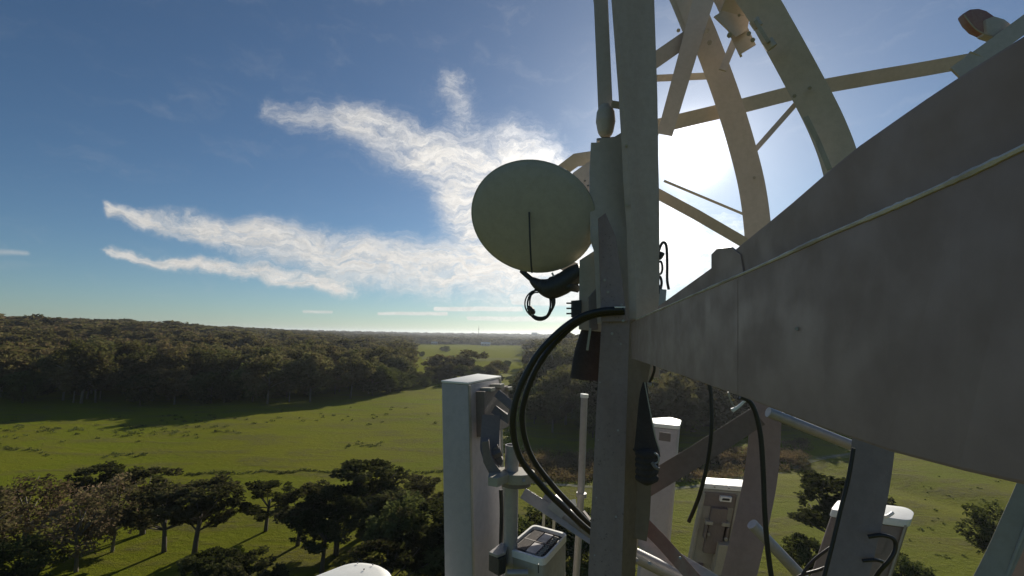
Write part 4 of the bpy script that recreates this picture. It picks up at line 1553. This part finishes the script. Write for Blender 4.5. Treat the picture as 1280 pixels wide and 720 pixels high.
# A5: bottom edge, rounded head
zt = 35 - 1.25
a5 = thing('panel_antenna', Z(440, 720, zt) - Vector((0, 0, 1.5)), 'white rounded antenna head poking up at the bottom edge, shaded right end', 'antenna')
lp_ = round_loop(top_loop([(362, 728), (440, 698), (486, 704), (500, 732), (440, 748)], zt), .10, 6)
dn5 = Vector((.06, .05, -1.3))
c_ = sum(lp_, Vector()) / len(lp_)
v_, f_ = [], []
k = len(lp_)
for (s, q) in ((.60, -.008), (.82, 0.0), (.95, .018), (1.0, .05), (1.0, 1.0)):
    for p in lp_:
        v_.append(c_ + (p - c_) * s + (dn5 * q if q > 0.1 else Vector((0, 0, -q * 1.0))))
for r_ in range(4):
    for i in range(k):
        j = (i + 1) % k
        f_.append((r_ * k + i, r_ * k + j, (r_ + 1) * k + j, (r_ + 1) * k + i))
f_.append(tuple(range(k))); f_.append(tuple(4 * k + i for i in range(k)))
link_mesh('body', v_, f_, M['white'], a5, smooth=True)
for x, y in ((447, 704), (455, 712), (466, 706)):
    bolt(a5, Z(x, y, zt + .012), .004, (0, 0, 1))

# ------------------------------------------------------------------ bag, hooks, cables
bag = thing('tool_bag', P(805, 610, 1.93), 'dark canvas bag hanging by a cord on the right side of the leg', 'bag')
sweep('body', spline(PP([(806, 478, 1.93), (805, 500, 1.93), (806, 540, 1.93), (808, 562, 1.93), (808, 566, 1.93)]), 4), circle(.040, 16, 1.0, .6), M['cloth'], bag,
      scales=list(np.interp(np.linspace(0, 1, 17), [0, .3, .7, .95, 1], [.18, .55, 1.15, 1.35, 1.2])), smooth=True)
pipe('edge_cord', [(806, 478, 1.88), (812, 510, 1.87), (819, 545, 1.87), (825, 564, 1.87)], .0022, M['panelb'], bag, 6)
for k in range(5):
    y = 566 + k * 7.5
    pipe('wrap', [(797, y + rg3.uniform(-1, 1), 1.93), (808, y + 3, 1.89), (819, y + rg3.uniform(-1, 2), 1.93)], .022, M['cloth'], bag, 10, scales=[.6, 1.05, .7])
pipe('snap_ring', [(818, 566, 1.87), (823, 570, 1.86), (823, 577, 1.86), (818, 580, 1.87), (822, 585, 1.86)], .0035, M['galv'], bag, 8)
pipe('snap_ring', [(815, 578, 1.87), (819, 584, 1.86), (824, 586, 1.86)], .006, M['grey'], bag, 8)
cord = tag(pipe('pale_rope', [(811, 452, 2.1), (812, 470, 2.11), (808, 480, 2.12), (812, 492, 2.13)], .0042, M['panelb'], None, 8, origin=P(811, 452, 2.1)), 'short knotted pale rope tying the dark bag to the leg', 'rope')
for y in (458, 480):
    pipe('knot', [(808, y, 2.10), (814, y + 1, 2.10)], .008, M['panelb'], cord, 8)

hk = thing('carabiner_hooks', P(828, 355, 2.2), 'dark hooks and links hanging on the right side of the leg above the beam end', 'hooks')
pipe('hook', [(822, 320, 2.2), (825, 309, 2.2), (829, 303, 2.2), (833, 308, 2.2), (834, 330, 2.2), (834, 350, 2.2), (836, 362, 2.2)], .0062, M['dark'], hk, 8)
pipe('link', [(820, 330, 2.2), (826, 327, 2.2), (828, 335, 2.2), (826, 342, 2.2), (820, 342, 2.2), (818, 335, 2.2), (820, 330, 2.2)], .005, M['dark'], hk, 8)
pipe('link', [(820, 346, 2.2), (825, 346, 2.2), (827, 353, 2.2), (826, 360, 2.2)], .006, M['dark'], hk, 8)
pipe('shackle', [(819, 319, 2.18), (824, 322, 2.18), (828, 316, 2.18)], .012, M['dark'], hk, 8)
pipe('shackle', [(818, 352, 2.18), (822, 360, 2.18), (826, 366, 2.18)], .015, M['dark'], hk, 8)

for nm, pts, rr, lab in (
    ('black_cable', [(886, 478, 2.1), (889, 500, 2.1), (889, 540, 2.1), (884, 580, 2.12), (874, 620, 2.15), (861, 652, 2.2)], .0082, 'black cable with a cut end hanging below the beam, left of the middle post'),
    ('black_cable', [(925, 496, 2.0), (940, 506, 2.0), (950, 540, 2.0), (954, 590, 2.0), (956, 640, 2.0), (960, 690, 2.0), (970, 760, 2.0)], .0098, 'thick black cable running down the face of the middle post'),
    ('black_cable', [(1067, 560, 1.97), (1060, 600, 1.97), (1050, 640, 1.97), (1038, 690, 1.97), (1025, 740, 1.97)], .0075, 'thin black cable along the left edge of the right steel post'),
    ('black_cable', [(1085, 671, 1.95), (1102, 669, 1.93), (1117, 674, 1.92), (1119, 686, 1.92), (1112, 700, 1.92), (1098, 716, 1.95), (1085, 740, 2.0)], .0075, 'black cable looping over the brown antenna to the right of its post'),
    ('black_cable', [(1078, 701, 1.95), (1095, 700, 1.94), (1108, 704, 1.96)], .006, 'short black cable stub low on the brown antenna'),
    ('black_cable', [(1052, 676, 2.2), (1030, 690, 2.2), (1010, 708, 2.2), (990, 740, 2.2)], .0062, 'upper of two black wires leaving the right steel post to the left'),
    ('black_cable', [(1050, 702, 2.2), (1025, 712, 2.2), (1000, 720, 2.2), (980, 736, 2.2)], .0062, 'lower of two black wires leaving the right steel post to the left'),
    ('black_cable', [(816, 448, 2.1), (818, 462, 2.1), (812, 478, 2.12), (806, 486, 2.13)], .0055, 'short black cable curling under the beam tip'),
    ('black_cable', [(626, 612, 2.5), (627, 640, 2.5), (626, 680, 2.5)], .010, 'black cable between the tall white antenna and its pipe'),
):
    tag(pipe(nm, pts, rr, M['rubber'], None, 10, origin=P(*pts[-1])), lab, 'cable')
ss_ = tag(pipe('safety_shackle', [(915, 513, 2.0), (922, 509, 2.0), (930, 502, 2.0), (934, 500, 2.0)], .0062, M['white'], None, 8, scales=[1.5, 1, .8, 1], origin=P(915, 513, 2.0)), 'small bright metal shackle under the beam beside the cable', 'shackle')
pipe('chain', [(910, 490, 2.0), (913, 500, 2.0), (918, 509, 2.0)], .003, M['panelb'], ss_, 6)
tag(pipe('short_rod', [(974, 518, 2.6), (986, 513, 2.6)], .006, M['white'], None, 8, origin=P(974, 518, 2.6)), 'short bright rod end beside the upper end of the bright tube', 'rod')

# curved post at the lower right edge
cp = thing('curved_post', P(1230, 800, 1.6), 'greenish grey curved steel post rising at the lower right edge', 'post')
bar('face_plate', [(1330, 500, 1.6), (1294, 600, 1.6), (1268, 660, 1.6), (1240, 720, 1.6), (1190, 810, 1.6)], .07, M['green_post'], cp, t=.01, curved=True)
bar('side_plate', [(1385, 500, 1.64), (1335, 600, 1.64), (1306, 660, 1.64), (1276, 720, 1.64), (1220, 820, 1.64)], .14, M['brown'], cp, t=.01, curved=True)
pipe('safety_cable', [(1310, 600, 1.58), (1285, 652, 1.58), (1266, 700, 1.58), (1250, 740, 1.58)], .005, M['panelb'], cp, 8)
bolt(cp, P(1271, 668, 1.6), .008)

# ------------------------------------------------------------------ air
hz = 42.0
me = bpy.data.meshes.new('haze')
bm = bmesh.new()
bmesh.ops.create_cube(bm, size=1.0)
bmesh.ops.scale(bm, vec=(30200, 30200, hz + 4), verts=bm.verts)
bm.to_mesh(me); bm.free()
HAZE = True
if HAZE:
    ho = bpy.data.objects.new('haze', me)
    COL.objects.link(ho)
    top_h = 92.0
    ho.scale = (1, 1, (top_h + 8) / (hz + 4))
    ho.location = (0, 0, (top_h - 8) / 2)
    hm, hn, hout = mat('air')
    pv = hn.new('ShaderNodeVolumePrincipled')
    pv.inputs['Color'].default_value = (0.80, 0.86, 0.95, 1)
    pv.inputs['Density'].default_value = 0.00007
    pv.inputs['Anisotropy'].default_value = 0.55
    hn.l.new(pv.outputs[0], hout.inputs['Volume'])
    me.materials.append(hm)
    tag(ho, 'thin pale haze lying over the whole plain', 'haze', kind='stuff')
